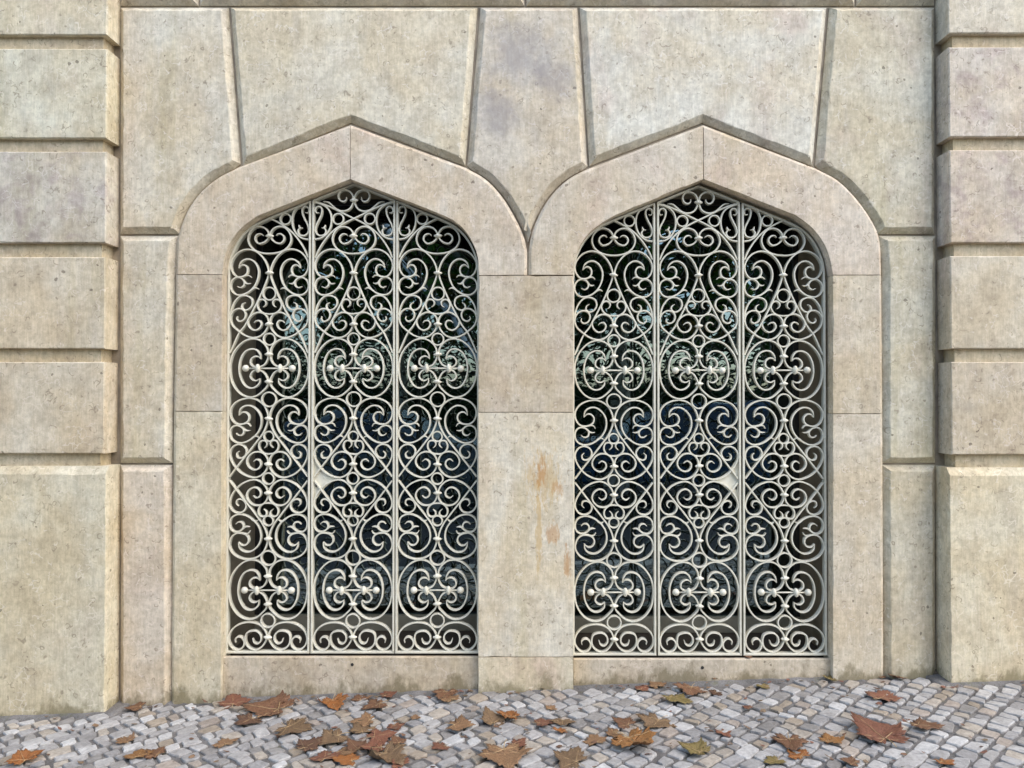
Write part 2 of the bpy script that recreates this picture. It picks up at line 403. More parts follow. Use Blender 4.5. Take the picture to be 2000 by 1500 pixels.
# outlines in photo pixels. Outer edge of the surrounds (from the spring up and over)
OL_L = catmull([(342, 536), (344, 470), (350, 448), (365, 410), (391, 374), (425, 346), (466, 325)], 4)
OL_R = catmull([(910, 327), (948, 349), (980, 383), (1006, 425), (1023, 462), (1030, 492)], 4)
OR_L = catmull([(1032, 492), (1039, 455), (1058, 410), (1085, 372), (1115, 346), (1148, 329)], 4)
OR_R = catmull([(1592, 327), (1636, 350), (1673, 386), (1700, 423), (1715, 452), (1721, 480), (1723, 537)], 4)
AP_L, AP_R = (684, 243), (1374, 243)
# opening edges
IL_L = catmull([(434, 536), (440, 499), (452, 470), (474, 443), (503, 422)], 4)
IL_R = catmull([(852, 415), (884, 430), (907, 449), (924, 476), (933, 503), (935, 538)], 4)
IR_L = catmull([(1120, 537), (1122, 512), (1134, 479), (1150, 456), (1178, 434), (1205, 419)], 4)
IR_R = catmull([(1553, 420), (1582, 441), (1606, 470), (1620, 503), (1627, 537)], 4)
TOP_L, TOP_R = (684, 350), (1374, 350)

GAP = 0.0035
def field(name, pts, chs, tint, **kw):
    q = mp(pts); return stone(name, q, -0.004, chs, 0.030, tint=tint, **kw)
c = 0.027
s = 9   # groove half gap in pixels against the surround
def grow(path, dx, dy): return [(x+dx, y+dy) for x, y in path]
def push(path, cx, cy, k):
    out = []
    for x, y in path:
        L = math.hypot(x-cx, y-cy); out.append((x+(x-cx)/L*k, y+(y-cy)/L*k))
    return out
fl = lambda path: push(path, 520, 520, 5)      # field stone edge left arch, left shoulder
# field stones (face outlines at the chamfer's foot)
field('stone_block', [(230, 10), (442, 10), (466, 317)] + push(OL_L[::-1], 500, 560, 4)[1:-8] + [(347, 455), (230, 455)], c, (1.0, 1.0, 0.97))
field('stone_block', [(447, 10), (932, 10), (908, 321), (684, 236), (471, 321)], c, (1.02, 1.03, 1.0))
field('stone_block', [(938, 10), (1128, 10), (1148, 322)] + push(OR_L[::-1], 1200, 560, 4)[1:-4] + [(1031, 474)] + push(OL_R[::-1], 850, 560, 4)[4:-1] + [(912, 320)], c, (0.97, 0.96, 0.96), mat=M_GREY)
field('stone_block', [(1133, 10), (1618, 10), (1590, 321), (1374, 236), (1152, 321)], c, (1.05, 1.08, 1.10))
field('stone_block', [(1624, 10), (1830, 10), (1830, 455), (1717, 455)] + push(OR_R[::-1], 1560, 560, 4)[9:-1] + [(1596, 320)], c, (0.98, 1.0, 0.97))
field('stone_block', [(230, 459), (345, 459), (341, 500), (338, 540), (335, 700), (332, 905), (230, 905)], c, (0.98, 0.99, 0.97))
field('stone_block', [(230, 909), (332, 909), (333, 1100), (333, 1400), (230, 1400)], c, (0.99, 0.95, 0.93))
field('stone_block', [(1832, 459), (1721, 459), (1726, 500), (1727, 540), (1727, 905), (1832, 905)], c, (0.97, 0.99, 0.96))
field('stone_block', [(1832, 909), (1727, 909), (1728, 1100), (1729, 1345), (1832, 1345)], c, (0.95, 0.95, 0.90))
# upper course, bottom edge just at the top of the photograph
for a, b, t in ((230, 383, (1, 1, 1)), (387, 1024, (1, .98, .95)), (1028, 1673, (.97, .97, .97)), (1677, 1830, (1, 1, .97))):
    field('stone_block', [(a, 6), (b, 6), (b, -330), (a, -330)], c, t)

# surrounds: voussoirs and jambs
oc, jc = 0.011, 0.0011
def surround(name, outer, joint1, inner, joint2, tint, **kw):
    pts = outer + inner
    chs = [oc]*(len(outer)-1) + [jc] + [jc]*(len(inner)-1) + [jc]
    return stone(name, mp(pts), 0.0, chs, kw.pop('depth', 0.012), tint=tint, rough=0.0008, **kw)
surround('arch_stone', OL_L+[(683.8, 243)], 0, [(683.8, 350)]+IL_L[::-1], 0, (0.99, 0.95, 0.92))
surround('arch_stone', [(684.2, 243)]+OL_R+[(1030, 537)], 0, IL_R[::-1]+[(684.2, 350)], 0, (1.0, 0.965, 0.945))
surround('arch_stone', [(1032, 537)]+OR_L+[(1373.8, 243)], 0, [(1373.8, 350)]+IR_L[::-1], 0, (1.0, 0.97, 0.94))
surround('arch_stone', [(1374.2, 243)]+OR_R, 0, IR_R[::-1]+[(1374.2, 350)], 0, (1.03, 0.99, 0.98))
def jamb(name, xa0, xa1, xb0, xb1, y0, y1, oside, tint, mat=None):
    """quad from (xa0..xa1 at y0) to (xb0..xb1 at y1); oside: 'L', 'R' or '' = where the groove is"""
    pts = [(xa0, y0), (xa1, y0), (xb1, y1), (xb0, y1)]
    chs = [jc, oc if oside == 'R' else jc, jc, oc if oside == 'L' else jc]
    return stone(name, mp(pts), RS.uniform(0, .0015), chs, 0.010, tint=tint, mat=mat, rough=0.0008)
jamb('jamb_stone', 342, 434, 338, 433, 536.4, 803, 'L', (0.91, 0.885, 0.855))
jamb('jamb_stone', 338, 433, 333, 431, 803.5, 1400, 'L', (1.0, 0.98, 0.90))
jamb('pier_stone', 935, 1120, 934, 1120, 538.3, 805, '', (0.91, 0.87, 0.83))
jamb('pier_stone', 934, 1120, 934, 1120, 805.6, 1283, '', (1.06, 1.06, 1.04), M_RUST)
jamb('pier_stone', 934, 1120, 934, 1120, 1283.7, 1385, '', (1.07, 1.06, 1.0))
jamb('jamb_stone', 1627, 1723, 1627, 1725, 537.5, 808, 'R', (0.96, 0.94, 0.90))
jamb('jamb_stone', 1627, 1725, 1627, 1727, 808.5, 1350, 'R', (0.98, 0.96, 0.93))

# backing sheet behind the grooves, groove shade and grime in its brown, with the two openings cut out
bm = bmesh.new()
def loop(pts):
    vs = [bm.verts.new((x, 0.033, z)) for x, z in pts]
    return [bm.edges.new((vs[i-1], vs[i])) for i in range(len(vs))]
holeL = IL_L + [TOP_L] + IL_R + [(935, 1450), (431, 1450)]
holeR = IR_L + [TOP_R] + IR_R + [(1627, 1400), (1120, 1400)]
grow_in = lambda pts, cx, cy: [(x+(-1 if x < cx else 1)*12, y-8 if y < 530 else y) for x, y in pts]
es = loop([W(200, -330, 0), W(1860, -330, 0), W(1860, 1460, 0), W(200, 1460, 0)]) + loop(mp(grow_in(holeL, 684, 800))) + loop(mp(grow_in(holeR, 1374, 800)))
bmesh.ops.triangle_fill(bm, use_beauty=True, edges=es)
from_bm('groove_shade_bed', bm, M_GROOVE_SHADE, facade)

# pilasters of banded blocks
def pilaster(sign, edge, far, bands, plinth, tints):
    """edge: photo x of the front arris; blocks stand 0.09 m proud, the bands between them 0.03 less"""
    yf = -0.092
    bm = bmesh.new()
    xe = W(edge-sign*7, 500, yf+0.028)[0]; xf = W(far, 500, yf)[0]
    z0, z1 = -0.35, W(0, -330, yf)[1]
    box(bm, min(xe, xf), max(xe, xf), yf+0.028, 0.11, z0, z1)
    core = from_bm('pilaster', bm, M_STONE, facade); core.color = (0.90, 0.84, 0.72, 1)
    core['label'] = 'banded limestone pilaster on the ' + ('left' if sign > 0 else 'right')
    xe = W(edge, 500, yf)[0]
    def block(y0, y1, yq, xq, tint, chs, back):
        zt, zb = W(edge, y0, yq)[1], W(edge, y1, yq)[1]
        pts = [(xq, zt), (xf-sign*0.002, zt), (xf-sign*0.002, zb), (xq, zb)]
        if sign > 0: pts = [(xf, zt), (xq, zt), (xq, zb), (xf, zb)]
        return stone('stone_block', pts, yq, chs, max(0.005, chs if not isinstance(chs, list) else 0.004), parent=core, back=back, tint=tint, rough=0.0009, mat=M_MAUVE if len(tint) > 3 else None)
    for (y0, y1), t in zip(bands, tints): block(y0, y1, yf, xe, t, 0.0035, 0.028)
    # plinth: sloping top weathering
    yp = -0.100
    xq = W(edge+sign*1, 1100, yp)[0]
    t0, t1 = W(edge, plinth[0], yp)[1], W(edge, plinth[1], yp)[1]
    pts = [(xf, t0), (xq, t0), (xq, -0.32), (xf, -0.32)] if sign > 0 else [(xq, t0), (xf, t0), (xf, -0.32), (xq, -0.32)]
    ch = [t0-t1, 0.004, 0.004, 0.004]
    stone('plinth_block', pts, yp, ch, 0.022, parent=core, back=0.026, tint=plinth[2], rough=0.001)
    return core
pilaster(1, 206, -420, [(-330, -128), (-104, 68), (95, 270), (296, 474), (502, 681), (707, 886)], (911, 925, (1.0, 0.99, 0.90)),
         [(1, 1, .97), (1.03, 1.04, 0.98), (0.99, 1.0, 0.92), (0.92, 0.925, 0.92, 1), (0.98, 0.94, 0.87), (0.95, 0.91, 0.84)])
pilaster(-1, 1856, 2420, [(-330, -128), (-104, 65), (92, 267), (293, 474), (500, 681), (707, 888)], (914, 928, (1.03, 1.01, 0.91)),
         [(1, 1, 1), (1.02, 1.02, 1.0), (1.0, 0.97, 0.965, 1), (0.97, 0.93, 0.92, 1), (0.94, 0.925, 0.89), (0.90, 0.87, 0.83)])

# ------------------------------------------------------------------ windows behind the openings: sill, recess, frame, glass
YG = 0.062            # front of the ironwork
YW = 0.50             # glass plane
def window(xl, xr, ytop, ysill, label, side):
    X0, X1 = W(xl, 800, 0)[0], W(xr, 800, 0)[0]
    ZT = W(xl, ytop, 0)[1]; ZS = W(xl, ysill, 0.035)[1]
    # sill stone of the facade
    bm = bmesh.new(); box(bm, X0+0.001, X1-0.001, 0.030, 0.056, -0.2, ZS, 0.004)
    o = from_bm('sill_stone', bm, M_STONE, facade); o.color = (0.88, 0.84, 0.80, 1)
    root = tag(empty('window', ((X0+X1)/2, YW, ZS)), label, 'window')
    def add(name, bm, mat, par=root):
        o = from_bm(name, bm, mat, None); o.parent = par
        o.matrix_parent_inverse = Matrix.Translation(par.matrix_world.translation if par is not root else Vector(root.location)).inverted(); return o
    # recess lining
    y0, y1, t = 0.121, YW+0.02, 0.04
    bm = bmesh.new(); box(bm, X0-t, X0-0.001, y0, y1, ZS-0.005, ZT+0.02); add('side_lining', bm, M_RECESS)
    bm = bmesh.new(); box(bm, X1+0.001, X1+t, y0, y1, ZS-0.005, ZT+0.02); add('side_lining', bm, M_RECESS)
    bm = bmesh.new(); box(bm, X0-t, X1+t, y0, y1, ZT+0.021, ZT+0.06); add('head_lining', bm, M_RECESS)
    bm = bmesh.new(); box(bm, X0-t, X1+t, y0, y1, ZS-0.06, ZS-0.006); box(bm, X0+.001, X1-.001, 0.0565, y0-.0005, ZS-.12, ZS-.045); add('sill_board', bm, M_FLOOR)
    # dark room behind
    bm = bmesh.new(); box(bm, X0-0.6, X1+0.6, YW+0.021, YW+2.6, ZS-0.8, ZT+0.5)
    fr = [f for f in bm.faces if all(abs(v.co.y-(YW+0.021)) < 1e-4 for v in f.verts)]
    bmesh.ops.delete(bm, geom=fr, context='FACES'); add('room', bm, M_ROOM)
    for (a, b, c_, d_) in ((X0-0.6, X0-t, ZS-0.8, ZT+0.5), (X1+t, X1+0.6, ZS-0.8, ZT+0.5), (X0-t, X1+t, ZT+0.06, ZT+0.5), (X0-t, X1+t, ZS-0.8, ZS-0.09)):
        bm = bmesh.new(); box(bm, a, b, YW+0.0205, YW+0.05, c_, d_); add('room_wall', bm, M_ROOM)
    # window frame
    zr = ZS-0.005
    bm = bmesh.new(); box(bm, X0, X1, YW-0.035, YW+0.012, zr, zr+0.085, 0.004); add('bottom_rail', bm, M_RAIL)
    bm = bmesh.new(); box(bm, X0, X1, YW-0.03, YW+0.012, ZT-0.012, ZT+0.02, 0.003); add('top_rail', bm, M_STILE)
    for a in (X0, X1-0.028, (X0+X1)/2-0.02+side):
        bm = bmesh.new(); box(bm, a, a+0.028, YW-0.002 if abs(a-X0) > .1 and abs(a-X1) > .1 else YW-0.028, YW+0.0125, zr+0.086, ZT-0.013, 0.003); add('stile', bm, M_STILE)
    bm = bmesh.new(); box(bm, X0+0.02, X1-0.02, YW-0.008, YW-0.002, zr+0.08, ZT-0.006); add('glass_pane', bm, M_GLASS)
    return root
window(433, 935, 350, 1283, 'dark glazed window behind the left hand ironwork grille', 0.0)
window(1120, 1627, 350, 1287, 'dark glazed window behind the right hand ironwork grille', 0.02)

# ------------------------------------------------------------------ ironwork grilles
PXM = (D+YG)/F/math.cos(TH)
def TZ(py): return W(690, py, YG)[1]
def loc(pts, cx0, y0):   # crop coordinates (5x) -> local metres, x from the panel's axis, z absolute
    return [((x-cx0)/5*PXM, TZ(y0+y/5)) for x, y in pts]

PROF = [(-.5, .12), (-.5, 1.0), (.5, 1.0), (.5, .12), (.38, 0), (-.38, 0)]   # across, depth
def sweep(bm, pts, width=0.0077, depth=0.024, y0=0.0, t0=1.0, t1=1.0, closed=False, tl=0.03):
    n = len(pts); cum = [0]
    for i in range(1, n): cum.append(cum[-1]+math.hypot(pts[i][0]-pts[i-1][0], pts[i][1]-pts[i-1][1]))
    rings = []
    for i in range(n):
        a = pts[i-1] if (i or closed) else pts[0]; b = pts[(i+1) % n] if (i < n-1 or closed) else pts[-1]
        tx, tz = b[0]-a[0], b[1]-a[1]; L = math.hypot(tx, tz) or 1; nx, nz = -tz/L, tx/L
        k = 1.0
        if t0 < 1: k = min(k, t0+(1-t0)*min(1, cum[i]/tl))
        if t1 < 1: k = min(k, t1+(1-t1)*min(1, (cum[-1]-cum[i])/tl))
        rings.append([bm.verts.new((pts[i][0]+nx*u*width*k, y0+v*depth*(0.55+0.45*k)+(1-k)*depth*.18, pts[i][1]+nz*u*width*k)) for u, v in PROF])
    m = len(PROF)
    for i in range(n if closed else n-1):
        A, B = rings[i], rings[(i+1) % n]
        for j in range(m): bm.faces.new((A[j], A[(j+1) % m], B[(j+1) % m], B[j]))
    if not closed: bm.faces.new(rings[0]); bm.faces.new(rings[-1][::-1])

VM = 935.0   # the middle motif is mirrored about this photo row
TPL = []     # (name, mesh, where) ; where: 'both' every panel, 'L'/'R' = only that half
cnt = [0]
def add_tpl(name, curves, where='both'):
    """curves: list of (points local, opts)"""
    bm = bmesh.new(); cnt[0] += 1
    yo = ((cnt[0]*7) % 11)*0.00022
    for pts, o in curves:
        o = dict(o); pts = catmull(pts, o.pop('per', 6), o.get('closed', False))
        sweep(bm, pts, y0=yo, **o); yo += 0.00013
    bmesh.ops.recalc_face_normals(bm, faces=bm.faces)
    me = bpy.data.meshes.new(name); bm.to_mesh(me); bm.free()
    me.materials.append(M_PAINT)
    TPL.append((name, me, where))
def mirx(pts): return [(-x, z) for x, z in pts]
ZM = TZ(VM)
def mirz(pts): return [(x, 2*ZM-z) for x, z in pts]
TIP = dict(t0=0.35, t1=0.35); T0 = dict(t0=0.35); T1 = dict(t1=0.35); N0 = {}
def half(name, curves, cx0, y0, where=('R', 'L'), vm=False, both=False):
    cs = [(loc(p, cx0, y0), o) for p, o in curves]
    sets = [cs] + ([[(mirz(p), o) for p, o in cs]] if vm else [])
    for cset in sets:
        add_tpl(name, cset, 'both' if both else where[0])
        add_tpl(name, [(mirx(p), o) for p, o in cset], 'both' if both else where[1])
def ring(name, cx, cy, r, cx0, y0, vm=False, where='both'):
    pts = loc([(cx+r*math.cos(a), cy+r*math.sin(a)) for a in [i*math.tau/12 for i in range(12)]], cx0, y0)
    o = dict(closed=True, width=0.0070, per=3)
    add_tpl(name, [(pts, o)], where)
    if vm: add_tpl(name, [(mirz(pts), o)], where)
    return pts

A0, B0, D0 = 340, 600, 1040
CA, CB, CD = 505, 507, 485
# top scroll in the gable (middle panels only)
half('scroll', [([(578, 222), (583, 250), (605, 265), (638, 255), (658, 215), (645, 172), (600, 152), (545, 168), (516, 210), (511, 255), (518, 292), (547, 337), (600, 358), (660, 348), (708, 312), (745, 280), (770, 268), (805, 266)], TIP)], CA, A0, where=('M', 'M'))
# crossing diagonals: on side panels only the inner one, from the axis down
half('diagonal_bar', [([(105, 262), (180, 281), (270, 316), (350, 354), (430, 394), (505, 430), (580, 466), (650, 507), (720, 562), (790, 642), (850, 737), (884, 815)], N0)], CA, A0, where=('M', 'M'))
half('diagonal_bar', [([(500, 428), (580, 466), (650, 507), (720, 562), (790, 642), (850, 737), (884, 815)], N0)], CA, A0, where=('SR', 'SL'))
half('lobe_scroll', [([(892, 276), (840, 288), (780, 318), (738, 372), (724, 450), (738, 528), (778, 590), (830, 625), (888, 636)], N0)], CA, A0)
half('scroll', [([(850, 372), (874, 376), (888, 352), (876, 322), (847, 314), (824, 335), (825, 385), (848, 440), (876, 495), (885, 550), (864, 588), (824, 598), (789, 580), (783, 546), (800, 526), (824, 522)], TIP), ([(806, 526), (795, 515), (788, 492)], dict(t1=.3, tl=.012, width=.008))], CA, A0)
for sgn, wh in ((1, 'R'), (-1, 'L')):
    ring('ring', CA+sgn*155, 435, 52, CA, A0, where=wh)
half('heart_scroll', [([(568, 598), (585, 582), (615, 582), (642, 605), (645, 640), (612, 674), (560, 664), (524, 632), (511, 600), (518, 563), (550, 526), (600, 509), (650, 520), (700, 570), (716, 640), (688, 706), (630, 750), (560, 770), (505, 774)], T0)], CA, A0, both=True)
# upper volute
half('volute', [([(511, 962), (520, 915), (548, 848), (592, 790), (650, 748), (722, 732), (800, 755), (858, 812), (884, 880), (872, 948), (832, 995), (780, 1002), (735, 986), (708, 988), (686, 1006)], T1)], CA, A0, both=True)
half('scroll', [([(808, 916), (775, 886), (742, 890), (721, 922), (727, 966), (760, 995), (800, 1002)], T0),
                ([(808, 916), (792, 868), (752, 835), (700, 829), (645, 865), (613, 940), (620, 1020), (652, 1092), (703, 1145), (770, 1175), (830, 1174), (876, 1135), (886, 1075), (862, 1026), (818, 1006), (775, 1020), (752, 1052), (758, 1088), (788, 1106), (822, 1094)], TIP),
                ([(756, 1040), (740, 1062), (716, 1068), (694, 1062)], dict(t1=.3, tl=.02, width=.008)),
                ([(690, 1135), (660, 1114), (636, 1109), (612, 1122)], dict(t1=.3, tl=.02, width=.008))], CA, A0, both=True)
half('drop_bar', [([(511, 962), (522, 1012), (556, 1100), (600, 1200), (650, 1302), (700, 1398), (745, 1480), (793, 1540), (850, 1660), (886, 1745)], N0)], CA, A0, both=True)
ring('ring', CA, 1165, 62, CA, A0)
half('scroll', [([(568, 1296), (545, 1278), (541, 1244), (567, 1222), (602, 1228), (625, 1270), (610, 1320), (566, 1355), (505, 1365)], T0)], CA, A0, both=True)
half('scroll', [([(742, 1252), (768, 1268), (774, 1302), (746, 1326), (703, 1315), (671, 1270), (680, 1215), (730, 1186), (790, 1192), (842, 1242), (873, 1310), (886, 1375)], T0)], CA, A0, both=True)
half('heart_scroll', [([(818, 86), (824, 114), (797, 137), (752, 117), (738, 64), (763, 24), (812, 14), (862, 42), (886, 100), (868, 172), (800, 236), (740, 276), (660, 297), (592, 280), (540, 230), (513, 165), (522, 102), (560, 62), (620, 50), (680, 80), (717, 132), (700, 192), (652, 224), (603, 207), (582, 164), (602, 132), (637, 134), (656, 152)], TIP)], CB, B0, both=True)
ring('ring', CB, 310, 57, CB, B0)
# oval scroll pairs with the ball bar (twice)
OV = [[(514, 462), (524, 400), (560, 350), (610, 316), (672, 306), (740, 325), (802, 372), (858, 450), (886, 540), (887, 640), (868, 730), (822, 808), (762, 858), (690, 877), (622, 860), (562, 812), (524, 768), (514, 728), (524, 690), (552, 642), (592, 616), (640, 612), (678, 640), (688, 680), (662, 710), (628, 714), (596, 694)],
      [(596, 694), (602, 740), (640, 778), (690, 788), (740, 764), (784, 690), (799, 600), (784, 502), (740, 431), (682, 406), (630, 416), (597, 458), (587, 505)],
      [(587, 505), (612, 481), (650, 480), (684, 510), (685, 553), (652, 580), (602, 581), (552, 558), (522, 510), (514, 462)]]
def oval(dy, k):
    f = lambda p: [(x, 597+(y-597)*k) for x, y in p]
    half('oval_scroll', [(f(OV[0]), T1), (f(OV[1]), TIP), (f(OV[2]), T0)], CB, B0+dy, both=True)
oval(0, 1.0); oval(434, 1.02)
ring('ring', CB, 900, 70, CB, B0, vm=True)
# middle motif and its mirror image
half('volute', [([(512, 1086), (522, 1030), (556, 960), (612, 912), (680, 890), (760, 896), (840, 936), (883, 1000), (884, 1060), (858, 1115), (815, 1142), (765, 1142), (728, 1134), (704, 1142), (688, 1166)], T1)], CB, B0, vm=True, both=True)
half('scroll', [([(800, 1056), (768, 1026), (730, 1028), (702, 1062), (708, 1106), (742, 1134), (800, 1148)], T0),
                ([(800, 1056), (788, 1000), (750, 967), (690, 961), (632, 995), (592, 1050), (579, 1110), (591, 1180), (626, 1240), (690, 1295), (760, 1324), (820, 1322), (868, 1292), (887, 1240), (876, 1186), (838, 1156), (790, 1162), (757, 1190), (752, 1220), (770, 1248), (803, 1250), (828, 1230)], TIP),
                ([(760, 1183), (742, 1200), (720, 1206), (692, 1203)], dict(t1=.3, tl=.02, width=.008)),
                ([(682, 1290), (655, 1266), (630, 1259), (603, 1276)], dict(t1=.3, tl=.02, width=.008))], CB, B0, vm=True, both=True)
half('drop_bar', [([(512, 1088), (526, 1150), (562, 1230), (622, 1312), (690, 1400), (752, 1478), (820, 1566), (887, 1655)], N0)], CB, B0, vm=True, both=True)
ring('ring', CB-2, 1263, 48, CB, B0, vm=True)
half('scroll', [([(552, 1376), (528, 1352), (526, 1322), (550, 1304), (588, 1311), (605, 1355), (590, 1400), (552, 1430), (507, 1436)], T0)], CB, B0, vm=True, both=True)
half('heart_scroll', [([(798, 1406), (820, 1430), (811, 1466), (778, 1474), (738, 1450), (724, 1402), (750, 1357), (800, 1340), (850, 1357), (885, 1410), (882, 1470), (850, 1538), (815, 1582), (770, 1622), (700, 1655), (640, 1664), (580, 1642), (532, 1592), (513, 1536), (519, 1480), (548, 1436), (600, 1413), (660, 1421), (705, 1460), (721, 1510), (700, 1560), (652, 1588), (610, 1578), (584, 1540), (592, 1504), (626, 1486), (658, 1508)], TIP)], CB, B0, vm=True, both=True)
ring('ring', CB-3, 1675, 55, CB, B0)
# foot scrolls
ring('ring', CD-1, 865, 67, CD, D0)
half('foot_scroll', [([(797, 1082), (802, 1050), (780, 1026), (747, 1026), (717, 1060), (717, 1105), (750, 1144), (800, 1150), (848, 1110), (868, 1050), (853, 982), (800, 922), (722, 887), (642, 882), (562, 907), (506, 970), (491, 1025), (506, 1066), (543, 1120), (592, 1149), (642, 1144), (690, 1102), (704, 1042), (689, 987), (640, 966), (588, 971), (553, 1010), (552, 1058), (580, 1089), (617, 1080), (634, 1038)], TIP)], CD, D0, both=True)

# collars and balls
def lathe(bm, prof, axis, c, seg=12, flat=0.75):
    rows = []
    for a, r in prof:
        row = []
        for k in range(seg):
            t = k*math.tau/seg; u, v = math.cos(t)*r, math.sin(t)*r*flat
            row.append(bm.verts.new((c[0]+a, c[1]+v, c[2]+u) if axis == 'x' else (c[0]+u, c[1]+v, c[2]+a)))
        rows.append(row)
    for A, B in zip(rows, rows[1:]):
        for k in range(seg): bm.faces.new((A[k], A[(k+1) % seg], B[(k+1) % seg], B[k]))
    bm.faces.new(rows[0]); bm.faces.new(rows[-1][::-1])
q = PXM
CPROF = [(-8.2*q, .7*q), (-6.4*q, 2.3*q), (-3.6*q, 3.0*q), (-3.3*q, 4.2*q), (-1.2*q, 4.5*q), (1.2*q, 4.5*q), (3.3*q, 4.2*q), (3.6*q, 3.0*q), (6.4*q, 2.3*q), (8.2*q, .7*q)]
def mesh_of(name, bm, smooth=False):
    bmesh.ops.recalc_face_normals(bm, faces=bm.faces)
    me = bpy.data.meshes.new(name); bm.to_mesh(me); bm.free(); me.materials.append(M_PAINT)
    if smooth:
        for p in me.polygons: p.use_smooth = True
    return me
bm = bmesh.new(); lathe(bm, CPROF, 'x', (0, 0.004, 0), flat=1.5); ME_COL = mesh_of('collar', bm)
bm = bmesh.new(); lathe(bm, [(-8.6*q, 1.0*q), (-7.2*q, 3.0*q), (-4.2*q, 4.0*q), (-1.4*q, 4.6*q), (1.4*q, 4.6*q), (4.2*q, 4.0*q), (7.2*q, 3.0*q), (8.6*q, 1.0*q)], 'z', (0, 0.002, 0), flat=1.3); ME_COLV = mesh_of('collar', bm)
bm = bmesh.new(); bmesh.ops.create_uvsphere(bm, u_segments=20, v_segments=14, radius=6.7*q); ME_BALL = mesh_of('ball_finial', bm, True)
bm = bmesh.new(); lathe(bm, [(-41*q, 1.5*q), (41*q, 1.5*q)], 'x', (0, 0, 0), 10, 1.0); ME_ROD = mesh_of('cross_rod', bm, True)
FIX = []   # (name, mesh, x, y, z, where)
for cy, y0, wh in ((255, A0, 'M'), (603, A0, 'both'), (965, A0, 'both'), (165, B0, 'both'), (462, B0, 'both'), (728, B0, 'both'), (1088, B0, 'both'), (1535, B0, 'both')):
    FIX.append(('collar', ME_COL, 0, TZ(y0+cy/5), wh))
for cy in (1088, 1535): FIX.append(('collar', ME_COL, 0, 2*ZM-TZ(B0+cy/5), 'both'))
for cy in (597+(462-597)*1.02, 597+(728-597)*1.02): FIX.append(('collar', ME_COL, 0, TZ(B0+434+cy/5), 'both'))
FIX.append(('collar', ME_COL, 0, TZ(D0+1025/5), 'both'))
for yb in (B0+597/5, B0+434+597/5):
    FIX.append(('cross_rod', ME_ROD, 0, TZ(yb), 'both'))
    for sx in (-1, 1):
        FIX.append(('collar', ME_COLV, sx*21.6*q, TZ(yb), 'both')); FIX.append(('ball_finial', ME_BALL, sx*45.6*q, TZ(yb), 'both'))

# panel frames
HW = 81.5*q; FB = 0.0105; ZB = TZ(1274.0)
def frame_mesh(kind):
    bm = bmesh.new()
    def bar(pts, width=FB):  # centre line
        sweep(bm, pts, width=width, depth=0.034, y0=-0.003+0.0004*len(bm.verts) % 0.002)
    z_side = TZ(391.5)
    def lx(px): return (px-853.6)*q
    if kind == 'M':
        ztop = z_side; bar([(-HW+FB/2, ZB), (-HW+FB/2, ztop)]); bar([(HW-FB/2, ZB), (HW-FB/2, ztop)])
        bar([(-HW+FB/2, ztop), (0, TZ(359.5)), (HW-FB/2, ztop)], 0.010)
    else:
        s = 1 if kind == 'R' else -1
        top = [(-HW+FB/2, TZ(394)), (0.0, TZ(426)), (lx(884), TZ(441)), (lx(906), TZ(460)), (lx(921), TZ(484)), (lx(931), TZ(513)), (HW-FB/2, TZ(545))]
        top = [top[0]] + catmull(top[1:], 6)
        bar([(s*(-HW+FB/2), ZB), (s*(-HW+FB/2), TZ(393))]); bar([(s*(HW-FB/2), ZB), (s*(HW-FB/2), TZ(545))])
        bar([(s*x, z) for x, z in top], 0.010)
    bar([(-HW, ZB), (HW, ZB)], 0.012)
    return mesh_of('grille_panel', bm)
FM = {k: frame_mesh(k) for k in 'LMR'}
# thicker weld pads where the drop bars reach the frame
def lock_mesh(s):
    bm = bmesh.new()
    pts = [(-80, 884), (-66, 906), (-58, 918), (-34, 935), (-57, 954), (-66, 966), (-80, 986)]
    P = [(x*q*s, TZ(y)) for x, y in pts]
    a = [bm.verts.new((x, 0.014, z)) for x, z in P]; b = [bm.verts.new((x, 0.020, z)) for x, z in P]
    bm.faces.new(a); bm.faces.new(b[::-1])
    for i in range(len(P)): bm.faces.new((a[i-1], a[i], b[i], b[i-1]))
    return mesh_of('lock_plate', bm)
bm = bmesh.new(); box(bm, -.0035, .0035, 0.0, .004, -.011, .004, .001); ME_KEY = mesh_of('keyhole', bm); ME_KEY.materials.clear(); ME_KEY.materials.append(M_STILE)

def grille(centers, dz, label, lock):
    X = [W(c_, 935, YG)[0] for c_ in centers]
    root = tag(empty('window_grille', (X[1], YG, ZB+dz)), label, 'grille', 'cream wrought iron window grilles')
    for kind, x in zip('LMR', X):
        pan = link('grille_panel', FM[kind]); pan.parent = root; pan.location = (x-X[1], 0, -ZB)
        ok = {'L': ('both', 'R', 'SR'), 'R': ('both', 'L', 'SL'), 'M': ('both', 'L', 'R', 'M')}[kind]
        for name, me, wh in TPL:
            if wh in ok:
                o = link(name, me); o.parent = pan; o.location = (RS.gauss(0, .0005), RS.uniform(0, .0008), RS.gauss(0, .0005))
        for name, me, fx, fz, wh in FIX:
            if wh in ok:
                o = link(name, me); o.parent = pan; o.location = (fx+RS.gauss(0, .0006), 0.0 if name == 'collar' else 0.006, fz+RS.gauss(0, .0006))
                if name == 'collar': o.rotation_euler = (RS.gauss(0, .05), RS.gauss(0, .06), 0)
        if kind == 'M':
            o = link('lock_plate', lock_mesh(lock)); o.parent = pan
            o = link('keyhole', ME_KEY); o.parent = pan; o.location = (-73*q*lock, 0.0105, TZ(948))
    return root
grille((523.8, 689.3, 854.3), 0, 'cream scrolled iron grille of three panels in the left arched window', 1)
grille((1199.5, 1366.0, 1532.5), -0.010, 'cream scrolled iron grille of three panels in the right arched window', -1)

